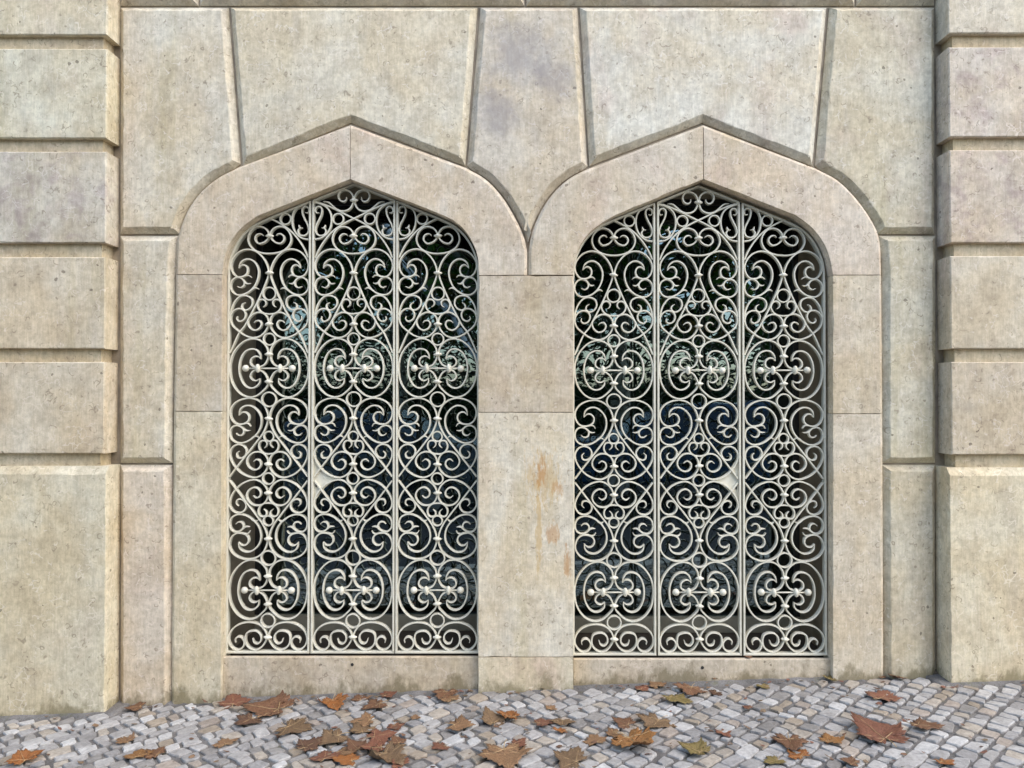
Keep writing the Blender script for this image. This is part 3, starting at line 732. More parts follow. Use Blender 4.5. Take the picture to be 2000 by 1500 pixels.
# ------------------------------------------------------------------ pavement of limestone setts laid on the diagonal
RC = random.Random(11)
PAL = [((0.385, 0.37, 0.345), 22), ((0.335, 0.32, 0.298), 28), ((0.285, 0.273, 0.258), 22), ((0.36, 0.315, 0.255), 13), ((0.31, 0.262, 0.215), 9), ((0.235, 0.22, 0.20), 13), ((0.29, 0.24, 0.18), 5), ((0.45, 0.44, 0.415), 8)]
def pick():
    r = RC.uniform(0, sum(k for _, k in PAL))
    for c_, k in PAL:
        r -= k
        if r <= 0: break
    j = RC.uniform(0.88, 1.12); return tuple(min(.8, v*j) for v in c_)
e1 = Vector((math.cos(math.radians(43)), math.sin(math.radians(43)))); e2 = Vector((-e1.y, e1.x))
def wall_y(x):
    if x < W(232, 1300, -0.1)[0] or x > W(1828, 1300, -0.1)[0]: return -0.10
    return 0.03
setts = []
v0 = -4.6; row = 0
def wav(u, r): return 0.016*mnoise.noise(Vector((u*1.7, r*3.1, 5.0)))+0.006*mnoise.noise(Vector((u*9, r*3.7, 1.0)))
while v0 < 4.6:
    hgt = RC.uniform(0.053, 0.078); v1 = v0+hgt; u = -5.2+RC.uniform(0, .1)
    while u < 4.2:
        L = RC.uniform(0.050, 0.090) if RC.random() > .12 else RC.uniform(.09, .115); g_ = RC.uniform(0.004, 0.0085)
        cu, cv = u+L/2, (v0+v1)/2
        cpt = e1*cu+e2*cv
        if -3.5 < cpt.x < 3.5 and KERB_Y+.06 < cpt.y < wall_y(cpt.x)-0.045:
            sk = RC.uniform(-.008, .008)
            cs = [(u+g_+sk, v0+g_+wav(u, row)), (u+L-g_+sk*.4, v0+g_+wav(u+L, row)), (u+L-g_-sk, v1-g_+wav(u+L, row+1)), (u+g_-sk*.4, v1-g_+wav(u, row+1))]
            cs = [(a+RC.gauss(0, .0048), b+RC.gauss(0, .0048)) for a, b in cs]
            setts.append((cpt, cs))
        u += L
    v0 = v1; row += 1
def sett_geo(bm, cpt, cs, lay, color):
    """rounded corners, worn domed top; about 44 triangles"""
    out = []
    for i in range(4):
        p, a, b = Vector(cs[i]), Vector(cs[i-1]), Vector(cs[(i+1) % 4])
        k1, k2 = RC.uniform(.05, .17), RC.uniform(.05, .17)
        out += [p+(a-p)*k1, p+(b-p)*k2]
        if RC.random() < .5: out.append((p+(b-p)*.5)+Vector((RC.gauss(0, .0025), RC.gauss(0, .0025))))
    cen = sum(out, Vector((0, 0)))/len(out)
    tx, ty, h = RC.gauss(0, .022), RC.gauss(0, .022), RC.uniform(-.003, .002)
    def P(p, s, z):
        d = (p-cen)*s+cen; w_ = e1*d.x+e2*d.y; r = w_-cpt
        return (w_.x, w_.y, gz(w_.x)+z+(h+tx*r.x+ty*r.y if z > -.012 else 0))
    rings = [[bm.verts.new(P(p, s_, z)) for p in out] for s_, z in ((1.03, -.045), (1.0, -.004), (.93, .0006))]
    mid = bm.verts.new(P(cen, 1, .0010)); n = len(out); fs = []
    for A, B in zip(rings, rings[1:]):
        for i in range(n): fs.append(bm.faces.new((A[i], A[(i+1) % n], B[(i+1) % n], B[i])))
    for i in range(n): fs.append(bm.faces.new((rings[-1][i], rings[-1][(i+1) % n], mid)))
    for f in fs:
        f.smooth = False
        for lp in f.loops: lp[lay] = (*color, 1)
def on_screen(p):
    v = Vector((p.x, p.y+D, gz(p.x)-H)); dep = v.y*math.cos(TH)+v.z*math.sin(TH); up = -v.y*math.sin(TH)+v.z*math.cos(TH)
    if dep < .1: return None
    return PX+v.x/dep*F, PY-up/dep*F, dep
vis = []
for i, (p, cs) in enumerate(setts):
    sp_ = on_screen(p)
    if sp_ and -10 < sp_[0] < 2010 and sp_[1] < 1508:
        ar = abs(area(cs)); vis.append((ar/sp_[2]**3, i))
vis.sort(reverse=True); single = set(i for _, i in vis[:300])
bmr = bmesh.new(); layr = bmr.loops.layers.float_color.new('tint')
for i, (p, cs) in enumerate(setts):
    if i in single:
        bm = bmesh.new(); lay = bm.loops.layers.float_color.new('tint')
        sett_geo(bm, p, cs, lay, pick()); from_bm('paving_stone', bm, M_COBBLE, pavement)
    else: sett_geo(bmr, p, cs, layr, pick())
tag(from_bm('paving_stones', bmr, M_COBBLE, pavement), kind='stuff')
print('setts', len(setts), 'visible', len(vis))

# ------------------------------------------------------------------ fallen plane leaves
def leaf_outline(rnd):
    lobes = [(-38, .62), (12, .86), (90, 1.02), (168, .86), (218, .62)]
    pts = []
    def P(a, r): pts.append((math.cos(math.radians(a))*r, math.sin(math.radians(a))*r))
    P(-82, .16)
    for i, (a, r) in enumerate(lobes):
        a += rnd.uniform(-5, 5); r *= rnd.uniform(.88, 1.08); wd = 29 if i in (1, 2, 3) else 24
        P(a-wd*1.0, r*.66); P(a-wd*.72, r*.80); P(a-wd*.50, r*.70); P(a-wd*.34, r*.86); P(a-wd*.22, r*.83); P(a, r)
        P(a+wd*.22, r*.83); P(a+wd*.34, r*.87); P(a+wd*.50, r*.70); P(a+wd*.74, r*.79); P(a+wd*1.0, r*.66)
        if i < 4:
            b = lobes[i+1][0]; P((a+b)/2, .55*rnd.uniform(.9, 1.12))
    P(262, .16)
    return pts
def leaf_shape(rnd, curl):
    ax = rnd.uniform(0, math.pi); ca, sa = math.cos(ax), math.sin(ax); ph = rnd.uniform(0, 10)
    edge = rnd.uniform(.5, 1.0)
    def f(x, y):
        u = x*ca+y*sa; v = -x*sa+y*ca; r = math.hypot(x, y)
        z = curl*(0.55*u*u*abs(u)**.3+0.18*v*v)+curl*.22*math.sin(u*4.2+ph)*r*edge+.07*mnoise.noise(Vector((x*2.6+ph, y*2.6, ph)))
        z += .045*curl*mnoise.noise(Vector((x*7, y*7+ph, 2.0)))*2
        sh = 1-curl*.30*abs(u)
        return Vector((x*(1-.30*curl*abs(u)*abs(ca)), y*(1-.30*curl*abs(u)*abs(sa)), z))
    return f
def make_leaf(seed, curl):
    rnd = random.Random(seed); pts = leaf_outline(rnd); f = leaf_shape(rnd, curl)
    c0 = (0, .08); bm = bmesh.new(); rings = []
    for s_ in (.25, .5, .75, 1.0):
        rings.append([f(c0[0]+(x-c0[0])*s_, c0[1]+(y-c0[1])*s_) for x, y in pts])
    mid = f(*c0)
    allv = [v for r in rings for v in r]+[mid]; zmin = min(v.z for v in allv)
    th = .010
    for sgn in (0, 1):
        off = Vector((0, 0, -zmin+sgn*th))
        V = [[bm.verts.new(v+off) for v in r] for r in rings]; m0 = bm.verts.new(mid+off); n = len(pts)
        for i in range(n): 
            fc = (V[0][i], V[0][(i+1) % n], m0); bm.faces.new(fc if sgn else fc[::-1])
        for A, B in zip(V, V[1:]):
            for i in range(n):
                fc = (B[i], B[(i+1) % n], A[(i+1) % n], A[i]); bm.faces.new(fc if sgn else fc[::-1])
        if sgn == 0: low = V[-1]
        else:
            for i in range(n): bm.faces.new((low[i], low[(i+1) % n], V[-1][(i+1) % n], V[-1][i]))
    me = bpy.data.meshes.new('fallen_leaf'); bm.to_mesh(me); bm.free(); me.materials.append(M_LEAF)
    for p in me.polygons: p.use_smooth = True
    # veins and stalk: thin tubes lying on the blade
    bm = bmesh.new()
    def tube(P, r0, r1):
        rs = []
        for i, p in enumerate(P):
            d = (P[min(i+1, len(P)-1)]-P[max(i-1, 0)]).normalized(); sd_ = d.cross(Vector((0, 0, 1))).normalized(); up = sd_.cross(d)
            r = r0+(r1-r0)*i/(len(P)-1)
            rs.append([bm.verts.new(p+sd_*math.cos(a)*r+up*math.sin(a)*r) for a in (0, math.tau/4, math.tau/2, math.tau*.75)])
        for A, B in zip(rs, rs[1:]):
            for k in range(4): bm.faces.new((A[k], A[(k+1) % 4], B[(k+1) % 4], B[k]))
    off = Vector((0, 0, -zmin+th))
    for a, r in ((-38, .5), (12, .72), (90, .88), (168, .72), (218, .5)):
        tube([f(math.cos(math.radians(a))*r*t, -.10*(1-t)+math.sin(math.radians(a))*r*t)+off for t in (0, .25, .5, .75, 1)], .011, .004)
    bend = rnd.uniform(-.3, .3)
    tube([f(bend*t*t, -.10-.22*min(t, .25))+Vector((0, -.55*max(0, t-.25), .05*t))+off for t in (0, .25, .5, .75, 1)], .013, .010)
    vm = bpy.data.meshes.new('stem'); bm.to_mesh(vm); bm.free(); vm.materials.append(M_VEIN)
    return me, vm
LM = {}
for k, cu in (('flat', .22), ('soft', .34), ('curl', .68), ('cup', .95)):
    LM[k] = [make_leaf(100*len(k)+ord(k[0])+j, cu*(.85+.15*j)) for j in range(4)]
C_BR = (.15, .080, .045); C_RB = (.17, .076, .048); C_OR = (.24, .098, .028); C_TAN = (.20, .122, .066); C_OL = (.155, .105, .06); C_GR = (.165, .135, .05); C_DK = (.10, .056, .035); C_GO = (.225, .115, .04)
LEAVES = [
 (455, 1376, 66, 20, 'soft', C_RB, 'red brown plane leaf touching the left window sill at its left end'),
 (537, 1388, 92, 80, 'curl', C_BR, 'largest folded brown leaf below the left sill, beside the red brown one'),
 (489, 1409, 60, 150, 'flat', C_DK, 'dark brown leaf half under the large folded leaf below the left sill'),
 (650, 1372, 62, 200, 'curl', C_OR, 'orange leaf standing under the middle of the left window sill'),
 (566, 1424, 82, 250, 'flat', C_OL, 'olive brown leaf with pale midrib, below the large folded leaf'),
 (440, 1456, 46, 30, 'flat', C_TAN, 'small tan leaf on the setts below the left jamb'),
 (271, 1383, 44, 100, 'flat', C_BR, 'small brown leaf beside the foot of the left pilaster plinth'),
 (247, 1450, 38, 60, 'curl', C_TAN, 'small curled tan leaf in front of the left pilaster plinth'),
 (268, 1480, 52, 10, 'flat', C_GO, 'golden brown leaf of the pair near the bottom left'),
 (305, 1474, 52, 70, 'soft', C_BR, 'brown ragged leaf of the pair near the bottom left'),
 (48, 1488, 66, 45, 'cup', C_OR, 'cupped orange leaf in the bottom left corner'),
 (704, 1367, 38, 15, 'soft', C_BR, 'small brown leaf right of the orange leaf under the left sill'),
 (755, 1359, 50, 290, 'curl', C_RB, 'curled brown leaf leaning to the left sill, right of its middle'),
 (738, 1380, 56, 120, 'flat', C_BR, 'flat brown leaf just below the curled one near the left sill'),
 (872, 1355, 62, 170, 'soft', C_BR, 'brown leaf in the corner between left sill and middle pier'),
 (880, 1370, 50, 35, 'flat', C_TAN, 'tan brown leaf just below the one in the sill corner left of the pier'),
 (718, 1410, 58, 95, 'flat', C_TAN, 'tan leaf in the middle of the left leaf cluster'),
 (772, 1419, 40, 210, 'soft', C_RB, 'small red brown leaf at the right of the left leaf cluster'),
 (811, 1405, 22, 0, 'cup', C_TAN, 'tiny curled leaf alone between left cluster and pier'),
 (655, 1446, 76, 130, 'flat', C_OL, 'dull brown ragged leaf on the left of the left leaf cluster'),
 (735, 1441, 66, 300, 'soft', C_RB, 'reddish leaf in the heart of the left leaf cluster'),
 (697, 1464, 50, 40, 'curl', C_BR, 'brown leaf arched over its neighbours in the left cluster'),
 (683, 1487, 52, 80, 'soft', C_OR, 'bright orange leaf at the bottom edge of the left cluster'),
 (752, 1478, 82, 220, 'curl', C_OL, 'large crumpled grey brown leaf at the bottom of the left cluster'),
 (634, 1484, 60, 10, 'flat', C_RB, 'reddish tan leaf left of the bright orange one at the bottom edge'),
 (784, 1494, 46, 55, 'soft', C_RB, 'red brown leaf cut by the bottom edge, left of the pier'),
 (598, 1463, 58, 320, 'flat', C_DK, 'dark ragged leaf left of the arched brown leaf, left cluster'),
 (707, 1429, 62, 20, 'soft', C_OL, 'olive leaf under the tan leaf in the middle of the left cluster'),
 (662, 1472, 50, 260, 'soft', C_TAN, 'tan leaf between the ragged and the bright orange leaf of the left cluster'),
 (737, 1463, 60, 110, 'curl', C_RB, 'red brown leaf on top of the large crumpled grey brown leaf'),
 (778, 1453, 42, 30, 'flat', C_BR, 'brown leaf at the right rim of the left leaf cluster, above the bottom edge'),
 (892, 1422, 70, 265, 'flat', C_TAN, 'flat tan leaf in front of the pier, on its left side'),
 (864, 1459, 44, 140, 'soft', C_RB, 'small reddish leaf below the flat tan leaf left of the pier'),
 (962, 1412, 60, 20, 'curl', C_OL, 'olive brown leaf under the upright orange one before the pier'),
 (999, 1404, 62, 75, 'cup', C_OR, 'upright orange leaf in front of the middle pier'),
 (985, 1476, 104, 190, 'flat', C_TAN, 'large flat tan leaf at the bottom in front of the pier'),
 (1006, 1456, 56, 240, 'curl', C_RB, 'curled pinkish brown leaf lying on the large tan leaf'),
 (1075, 1387, 30, 330, 'flat', C_TAN, 'small pale tan leaf on the setts before the pier'),
 (1099, 1411, 56, 175, 'curl', C_OL, 'folded olive leaf right of the pale small one'),
 (1099, 1431, 34, 90, 'cup', C_OR, 'small round orange leaf under the folded olive leaf'),
 (1056, 1415, 48, 280, 'flat', C_RB, 'narrow red brown leaf between upright orange leaf and folded olive leaf'),
 (1120, 1488, 88, 60, 'soft', C_OL, 'big dull brown leaf at the bottom edge right of the pier'),
 (1163, 1450, 48, 15, 'soft', C_TAN, 'tan leaf left of the big golden leaf'),
 (1233, 1452, 104, 205, 'cup', C_GO, 'big golden orange leaf with lobes bent down, before the right sill'),
 (1201, 1434, 48, 110, 'curl', C_TAN, 'small rolled leaf behind the big golden leaf'),
 (1284, 1411, 88, 150, 'soft', C_OL, 'broad olive brown leaf behind the big golden leaf'),
 (1224, 1417, 52, 50, 'flat', C_BR, 'thin brown leaf left of the broad olive brown one'),
 (1252, 1347, 36, 310, 'soft', C_RB, 'red brown leaf near the left end of the right sill'),
 (1284, 1340, 40, 25, 'soft', C_TAN, 'tan leaf between two brown ones below the right sill'),
 (1350, 1348, 62, 160, 'flat', C_BR, 'dull brown ragged leaf below the middle of the right sill'),
 (1315, 1367, 60, 230, 'flat', C_GR, 'flat olive green leaf below the right sill'),
 (1396, 1326, 36, 85, 'cup', C_TAN, 'tan leaf propped against the right sill near its drain hole'),
 (1398, 1354, 30, 130, 'curl', C_DK, 'small dark curled leaf below the propped tan leaf'),
 (1365, 1471, 70, 60, 'curl', C_GR, 'yellow green and brown crumpled leaf near the bottom, right of the golden one'),
 (1411, 1431, 36, 200, 'soft', C_RB, 'small red brown leaf alone above the crumpled green one'),
 (1461, 1385, 26, 40, 'flat', C_RB, 'tiny red brown leaf alone on pale setts below the right sill'),
 (1488, 1342, 34, 190, 'flat', C_GR, 'green tan leaf near the right end of the right sill'),
 (1625, 1329, 30, 70, 'cup', C_GR, 'yellow green leaf at the foot of the right jamb'),
 (1753, 1326, 42, 100, 'cup', C_BR, 'curled brown leaf by the corner of the right pilaster plinth'),
 (1724, 1325, 16, 10, 'flat', C_BR, 'tiny brown leaf next to the curled one by the right pilaster'),
 (1722, 1366, 76, 320, 'flat', C_RB, 'flat reddish leaf in front of the recess left of the right pilaster'),
 (1722, 1442, 112, 15, 'curl', C_RB, 'largest red brown rolled leaf at the lower right'),
 (1796, 1421, 66, 250, 'flat', C_BR, 'flat brown leaf right of the large rolled one'),
 (1542, 1448, 80, 170, 'soft', C_BR, 'brown leaf at the left of the lower right cluster'),
 (1622, 1449, 66, 280, 'curl', C_GO, 'golden tan pointed leaf in the lower right cluster'),
 (1562, 1477, 58, 35, 'soft', C_OR, 'orange leaf at the bottom of the lower right cluster'),
 (1516, 1487, 46, 120, 'soft', C_GR, 'yellow green leaf at the bottom edge, lower right cluster'),
 (1665, 1493, 44, 60, 'flat', C_BR, 'brown leaf cut by the bottom edge below the large rolled leaf'),
 (1842, 1490, 54, 210, 'curl', C_OR, 'orange leaf at the bottom edge under the right pilaster'),
]
def norm_w(me):
    xs = [v.co.x for v in me.vertices]; ys = [v.co.y for v in me.vertices]; return max(max(xs)-min(xs), max(ys)-min(ys))
for i, (px, py, wd, rot, kind, colr, label) in enumerate(LEAVES):
    p = G(px, py); dep = p.y+D; me, vm = LM[kind][i % 4]
    o = link('fallen_leaf', me); sc = wd*dep/F/norm_w(me)*1.12
    o.location = (p.x, p.y, p.z+(0.005 if kind == 'flat' else 0.001)); o.scale = (sc*RC.uniform(.82, 1.05), sc*RC.uniform(.80, 1.0), sc*RC.uniform(.7, 1.0))
    o.rotation_euler = (RC.uniform(-.10, .10), RC.uniform(-.10, .10)-math.atan(SLOPE), math.radians(rot))
    j = RC.uniform(.9, 1.15); o.color = (colr[0]*j, colr[1]*j, colr[2]*j, 1)
    tag(o, label, 'leaf', 'fallen plane leaves on the pavement')
    link('stem', vm, None, o)
# crumbs of broken leaf, washed along the wall foot and between the big leaves
def litter():
    rnd = random.Random(21); bm = bmesh.new(); lay = bm.loops.layers.float_color.new('tint')
    spots = []
    for k in range(150):
        px = rnd.uniform(0, 2000); p = G(px, rnd.uniform(1355, 1500)) if rnd.random() < .55 else None
        if p is None:
            x = rnd.uniform(-2.6, 2.5); p = Vector((x, wall_y(x)-.02-abs(rnd.gauss(0, .04)), gz(x)))
        spots.append(p)
    for k in range(110):
        px, py, *_ = LEAVES[rnd.randrange(len(LEAVES))]; spots.append(G(px+rnd.gauss(0, 45), min(1500, max(1345, py+rnd.gauss(0, 16)))))
    for p in spots:
        if p.y > wall_y(p.x)-.012: continue
        r = rnd.uniform(.004, .013); n = rnd.randint(5, 7); c_ = rnd.choice([C_BR, C_RB, C_TAN, C_DK, C_OL]); a0 = rnd.uniform(0, 6)
        tilt = (rnd.gauss(0, .35), rnd.gauss(0, .35)); top, bot = [], []
        for i in range(n):
            a = a0+i*math.tau/n; q = rnd.uniform(.45, 1.2)*r; x, y = math.cos(a)*q*1.4, math.sin(a)*q*.8; z = .004+max(0, tilt[0]*x+tilt[1]*y+rnd.uniform(0, .25)*r)
            top.append(bm.verts.new((p.x+x, p.y+y, p.z+z+.0007))); bot.append(bm.verts.new((p.x+x, p.y+y, p.z+z)))
        fs = [bm.faces.new(top), bm.faces.new(bot[::-1])]+[bm.faces.new((bot[i-1], bot[i], top[i], top[i-1])) for i in range(n)]
        for f in fs:
            for lp in f.loops: lp[lay] = (*c_, 1)
    tag(from_bm('leaf_litter', bm, M_CRUMB), 'scattered crumbs of broken brown leaves on the setts', 'leaf litter', kind='stuff')
litter()
# grey cement fillet where the paving meets the wall foot
def fillet():
    xs = []; x = -3.6; bm = bmesh.new(); prev = None
    while x < 3.6:
        w_ = wall_y(x); e = .032+.022*mnoise.noise(Vector((x*6, 1, 4)))+.010*mnoise.noise(Vector((x*31, 1, 2)))
        row = [bm.verts.new((x, w_-e, gz(x)-.010)), bm.verts.new((x, w_-e+.012, gz(x)-.001+.003*mnoise.noise(Vector((x*20, 0, 0))))), bm.verts.new((x, w_-.006, gz(x)+.004+.005*mnoise.noise(Vector((x*14, 5, 0))))), bm.verts.new((x, w_+.12, gz(x)+.008))]
        if prev:
            for i in range(3): bm.faces.new((prev[i], row[i], row[i+1], prev[i+1]))
        prev = row; x += .015
    tag(from_bm('cement_fillet', bm, M_JOINT, None, True), kind='structure')
fillet()
# leaf on the right sill against the grille
x, z = W(1464, 1283, 0.045)
o = link('fallen_leaf', LM['flat'][1][0]); sc = .030; o.scale = (sc,)*3; o.location = (x, 0.047, z-0.0015); o.rotation_euler = (0, 0, 1.0); o.color = (.16, .08, .05, 1)
tag(o, 'small brown leaf lying on the right sill against the grille', 'leaf', 'fallen plane leaves on the pavement'); link('stem', LM['flat'][1][1], None, o)

# soil washed into the corner by the right pilaster, and at the foot of the walls
def soil(name, px, py, rx, ry, h, label, Y=None):
    p = G(px, py); bm = bmesh.new(); n = 18; rings = []
    for s_ in (1.0, .75, .5, .25):
        rings.append([bm.verts.new((rx*s_*math.cos(a)*(1+.25*mnoise.noise(Vector((math.cos(a)*1.5, math.sin(a)*1.5, px)))), ry*s_*math.sin(a), h*(1-s_*s_)*(1+.3*mnoise.noise(Vector((a*2, s_*5, px))))-.006)) for a in [k*math.tau/n for k in range(n)]])
    top = bm.verts.new((0, 0, h))
    for A, B in zip(rings, rings[1:]):
        for k in range(n): bm.faces.new((A[k], A[(k+1) % n], B[(k+1) % n], B[k]))
    for k in range(n): bm.faces.new((rings[-1][k], rings[-1][(k+1) % n], top))
    o = from_bm(name, bm, M_DIRT, None, True); o.location = p; tag(o, label, 'soil')
soil('soil_heap', 1820, 1314, .10, .05, .032, 'dark soil heap in the corner beside the right pilaster plinth')
soil('soil_heap', 915, 1336, .06, .03, .012, 'thin soil in the corner of left sill and middle pier')
soil('soil_heap', 1612, 1316, .05, .03, .014, 'thin soil in the corner of right sill and right jamb')

# drain holes in the sills
def drain(px, py, label):
    x, z = W(px, py, 0.029); bm = bmesh.new()
    bmesh.ops.create_cone(bm, cap_ends=True, segments=14, radius1=.0075, radius2=.0075, depth=.004, matrix=Matrix.Translation((x, 0.0295, z)) @ Matrix.Rotation(math.pi/2, 4, 'X'))
    from_bm('drain_hole', bm, M_STILE, facade)
drain(688, 1298, ''); drain(1372, 1304, '')

sheet('far_pavement', -40, 40, -14.6, -10.2, -0.03, M_KERB)
# ------------------------------------------------------------------ the street behind the camera, seen mirrored in the glass
def plane_tree(x, y, h, rad, seed, label, n=5200, limb=None):
    rnd = random.Random(seed); root = tag(empty('plane_tree', (x, y, gz(x)-.16)), label, 'tree', 'plane trees across the street')
    bm = bmesh.new()
    def limb_tube(P, r0, r1, seg=9):
        rs = []
        for i, p in enumerate(P):
            d = (P[min(i+1, len(P)-1)]-P[max(i-1, 0)]).normalized(); a = d.orthogonal().normalized(); b = d.cross(a); r = r0+(r1-r0)*i/(len(P)-1)
            rs.append([bm.verts.new(p+a*math.cos(t)*r+b*math.sin(t)*r) for t in [k*math.tau/seg for k in range(seg)]])
        for A, B in zip(rs, rs[1:]):
            for k in range(seg): bm.faces.new((A[k], A[(k+1) % seg], B[(k+1) % seg], B[k]))
    fork = h*.36
    limb_tube([Vector((0, 0, -.2)), Vector((.03, 0, 1.2)), Vector((-.04, .03, fork)), Vector((.05, .0, h*.7))], .21, .09)
    ends = []
    for k in range(8):
        a = k*math.tau/8+rnd.uniform(-.3, .3); up = rnd.uniform(.45, 1.0)
        e = Vector((math.cos(a)*rad*.75, math.sin(a)*rad*.75, fork+(h-fork)*up*.75)); s0 = Vector((0, 0, fork*rnd.uniform(.8, 1.2)))
        limb_tube([s0, s0.lerp(e, .4)+Vector((0, 0, .3)), e], .075, .02, 6); ends.append(e)
    if limb:
        limb_tube([Vector(p) for p in limb], .055, .03, 7)
    from_bm('trunk', bm, M_BARK, root, True)
    bm = bmesh.new(); lay = bm.loops.layers.float_color.new('tint')
    cl = []
    for k in range(34):
        a, e_ = rnd.uniform(0, math.tau), rnd.uniform(-.6, 1.2); rr = rad*rnd.uniform(.35, 1.0)
        cl.append((Vector((math.cos(a)*math.cos(e_)*rr, math.sin(a)*math.cos(e_)*rr, h*.60+math.sin(e_)*rr*(h*.42/rad))), rnd.uniform(.4, .85)))
    for k in range(n):
        c_, r_ = rnd.choice(cl); d = Vector((rnd.gauss(0, 1), rnd.gauss(0, 1), rnd.gauss(0, .8))).normalized()*r_*rnd.random()**.4
        p = c_+d; s_ = rnd.uniform(.055, .12)
        rot = Matrix.Rotation(rnd.uniform(0, math.tau), 3, 'Z') @ Matrix.Rotation(rnd.gauss(0, .8), 3, 'X')
        vs = [bm.verts.new(p+rot @ Vector(q_)*s_) for q_ in ((-1, 0, 0), (-.45, -.8, .1), (.6, -.7, 0), (1.1, 0, -.1), (.5, .8, 0), (-.5, .75, .1))]
        f = bm.faces.new(vs); g_ = rnd.uniform(.6, 1.3)
        col = (.085*g_, .19*g_, .03*g_) if rnd.random() > .10 else (.20*g_, .15*g_, .03*g_)
        for lp in f.loops: lp[lay] = (*col, 1)
    from_bm('crown', bm, M_LEAFTREE, root)
    return root
plane_tree(-4.9, -8.6, 6.6, 2.5, 1, 'plane tree mirrored at the left edge of the left window')
plane_tree(-0.4, -8.9, 6.8, 2.6, 2, 'plane tree with low pale limb, mirrored between the windows', limb=[(0, 0, 1.9), (-.35, .9, 2.35), (-1.0, 1.7, 3.15), (-1.9, 2.0, 4.5)])
plane_tree(4.4, -8.4, 6.5, 2.5, 3, 'plane tree mirrored in the right window')
plane_tree(-2.8, -12.5, 7.5, 2.9, 4, 'farther plane tree mirrored in the left window')
plane_tree(2.2, -12.8, 7.6, 2.9, 5, 'farther plane tree mirrored in the right window')
def hedge():  # unseen hedge, added to block the bright horizon in the reflections
    rnd = random.Random(8); bm = bmesh.new()
    for k in range(26000):
        face = rnd.random(); x = rnd.uniform(-11, 11); top = 3.0+1.2*mnoise.noise(Vector((x*.45, 0, 3))); z = rnd.uniform(0, top); y = -15.0+rnd.gauss(0, .12)
        if face > .8: z = top+rnd.gauss(0, .15); y = rnd.uniform(-15.9, -15)
        p = Vector((x, y, z)); s_ = rnd.uniform(.05, .10); rot = Matrix.Rotation(rnd.uniform(0, 6.3), 3, 'Z') @ Matrix.Rotation(rnd.uniform(-1.4, 1.4), 3, 'X')
        bm.faces.new([bm.verts.new(p+rot @ Vector(q_)*s_) for q_ in ((-1, 0, 0), (0, -.6, 0), (1, 0, 0), (0, .6, 0))])
    box(bm, -11, 11, -15.9, -15.15, -.5, 1.7)
    o = from_bm('hedge', bm, M_HEDGE); tag(o, 'long uneven hedge added beyond the street to darken the horizon mirrored in both windows', 'hedge')
hedge()
def streak_pole():  # unseen pole, added and shaped to mirror as the bright streak
    y = -6.9; root = tag(empty('streak_pole', (-.2, y, -.17)), 'white curved pole added to give the pale diagonal streak in the left window', 'added pole')
    P = catmull([(0, 0), (-.01, 1.1), (-.20, 1.75), (-.56, 2.25), (-1.15, 3.0), (-1.68, 3.72), (-2.08, 4.36), (-2.5, 4.95)], 5)
    bm = bmesh.new(); rs = []
    for i, (x, z) in enumerate(P):
        a, b = P[max(i-1, 0)], P[min(i+1, len(P)-1)]; L = math.hypot(b[0]-a[0], b[1]-a[1]); nx, nz = -(b[1]-a[1])/L, (b[0]-a[0])/L; r = .062-.018*i/len(P)
        rs.append([bm.verts.new((x+nx*r*math.cos(t), r*math.sin(t), z+nz*r*math.cos(t))) for t in [k*math.tau/10 for k in range(10)]])
    for A, B in zip(rs, rs[1:]):
        for k in range(10): bm.faces.new((A[k], A[(k+1) % 10], B[(k+1) % 10], B[k]))
    from_bm('pole', bm, M_WHITE, root, True)
    bm = bmesh.new(); lathe(bm, [(-.08, .04), (-.05, .12), (.02, .20), (.06, .19), (.12, .05)], 'z', (-2.5, 0, 4.95), 16, 1.0); from_bm('pole_head', bm, M_WHITE, root, True)
streak_pole()

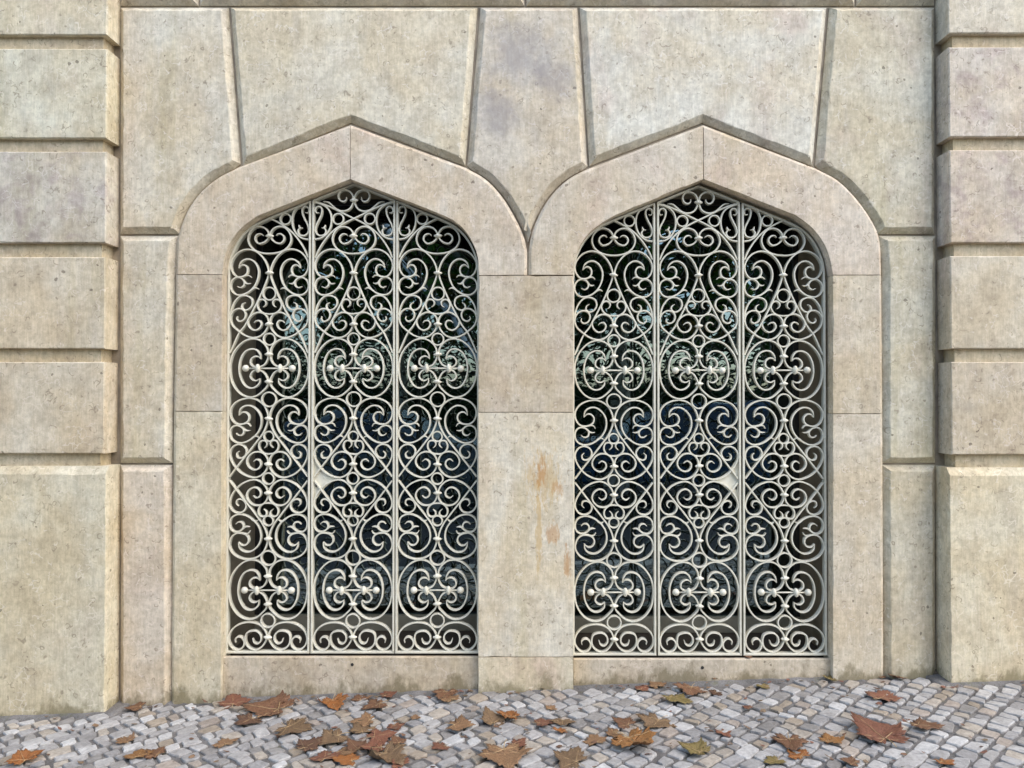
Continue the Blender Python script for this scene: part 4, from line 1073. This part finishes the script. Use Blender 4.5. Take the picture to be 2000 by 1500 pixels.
def car(x, y, colr, label, seed):
    m = simple('car_paint_%d' % seed, colr, 0.22, 3, 0.05, spec=0.7)
    root = tag(empty('parked_car', (x, y, gz(x)-.16)), label, 'car', 'cars parked across the street')
    prof = [(-2.1, .35), (-2.15, .62), (-2.05, .86), (-1.25, .96), (-.55, 1.40), (.75, 1.45), (1.55, 1.02), (2.05, .93), (2.12, .6), (2.08, .35), (1.72, .33), (1.62, .56), (1.34, .68), (1.06, .56), (.96, .33), (-.96, .33), (-1.06, .56), (-1.34, .68), (-1.62, .56), (-1.72, .33)]
    bm = bmesh.new(); rows = []
    for yy, k in ((-.84, .93), (-.80, 1.0), (.80, 1.0), (.84, .93)):
        row = []
        for px, pz in prof:
            tw = .80 if pz > 1.2 else 1.0
            row.append(bm.verts.new((px*(.99 if k < 1 else 1), yy*tw, .70+(pz-.70)*k)))
        rows.append(row)
    n = len(prof)
    for A, B in zip(rows, rows[1:]):
        for i in range(n): bm.faces.new((A[i], A[(i+1) % n], B[(i+1) % n], B[i]))
    bm.faces.new(rows[0]); bm.faces.new(rows[-1][::-1]); from_bm('body', bm, m, root)
    for s_ in (-1, 1):
        for pts in ([(-1.05, .99), (-.53, 1.31), (.05, 1.34), (.05, .99)], [(.12, .99), (.12, 1.34), (.68, 1.34), (1.28, 1.03)]):
            bm = bmesh.new(); fr = [[bm.verts.new((a, s_*(.84 if b < 1.1 else .69)+s_*e, b)) for a, b in pts] for e in (.004, -.02)]
            bm.faces.new(fr[0]); bm.faces.new(fr[1][::-1])
            for i in range(4): bm.faces.new((fr[0][i-1], fr[0][i], fr[1][i], fr[1][i-1]))
            from_bm('side_window', bm, M_CARGLASS, root)
        for wx in (-1.34, 1.34):
            bm = bmesh.new(); bmesh.ops.create_cone(bm, cap_ends=True, segments=28, radius1=.31, radius2=.31, depth=.2, matrix=Matrix.Translation((wx, s_*.74, .31)) @ Matrix.Rotation(math.pi/2, 4, 'X'))
            t = from_bm('wheel', bm, M_TYRE, root)
            bm = bmesh.new(); bmesh.ops.create_cone(bm, cap_ends=True, segments=20, radius1=.20, radius2=.18, depth=.02, matrix=Matrix.Translation((wx, s_*.845, .31)) @ Matrix.Rotation(math.pi/2, 4, 'X'))
            from_bm('rim', bm, M_RIM, t)
        bm = bmesh.new(); box(bm, -2.13, -1.98, s_*.62-.14, s_*.62+.14, .66, .78, .02); from_bm('headlight', bm, M_LAMPGLASS, root)
    return root
car(2.5, -6.2, (.03, .075, .135), 'dark blue parked car mirrored in the right window', 1)
car(-2.6, -6.3, (.10, .13, .15), 'grey parked car mirrored in the left window', 2)
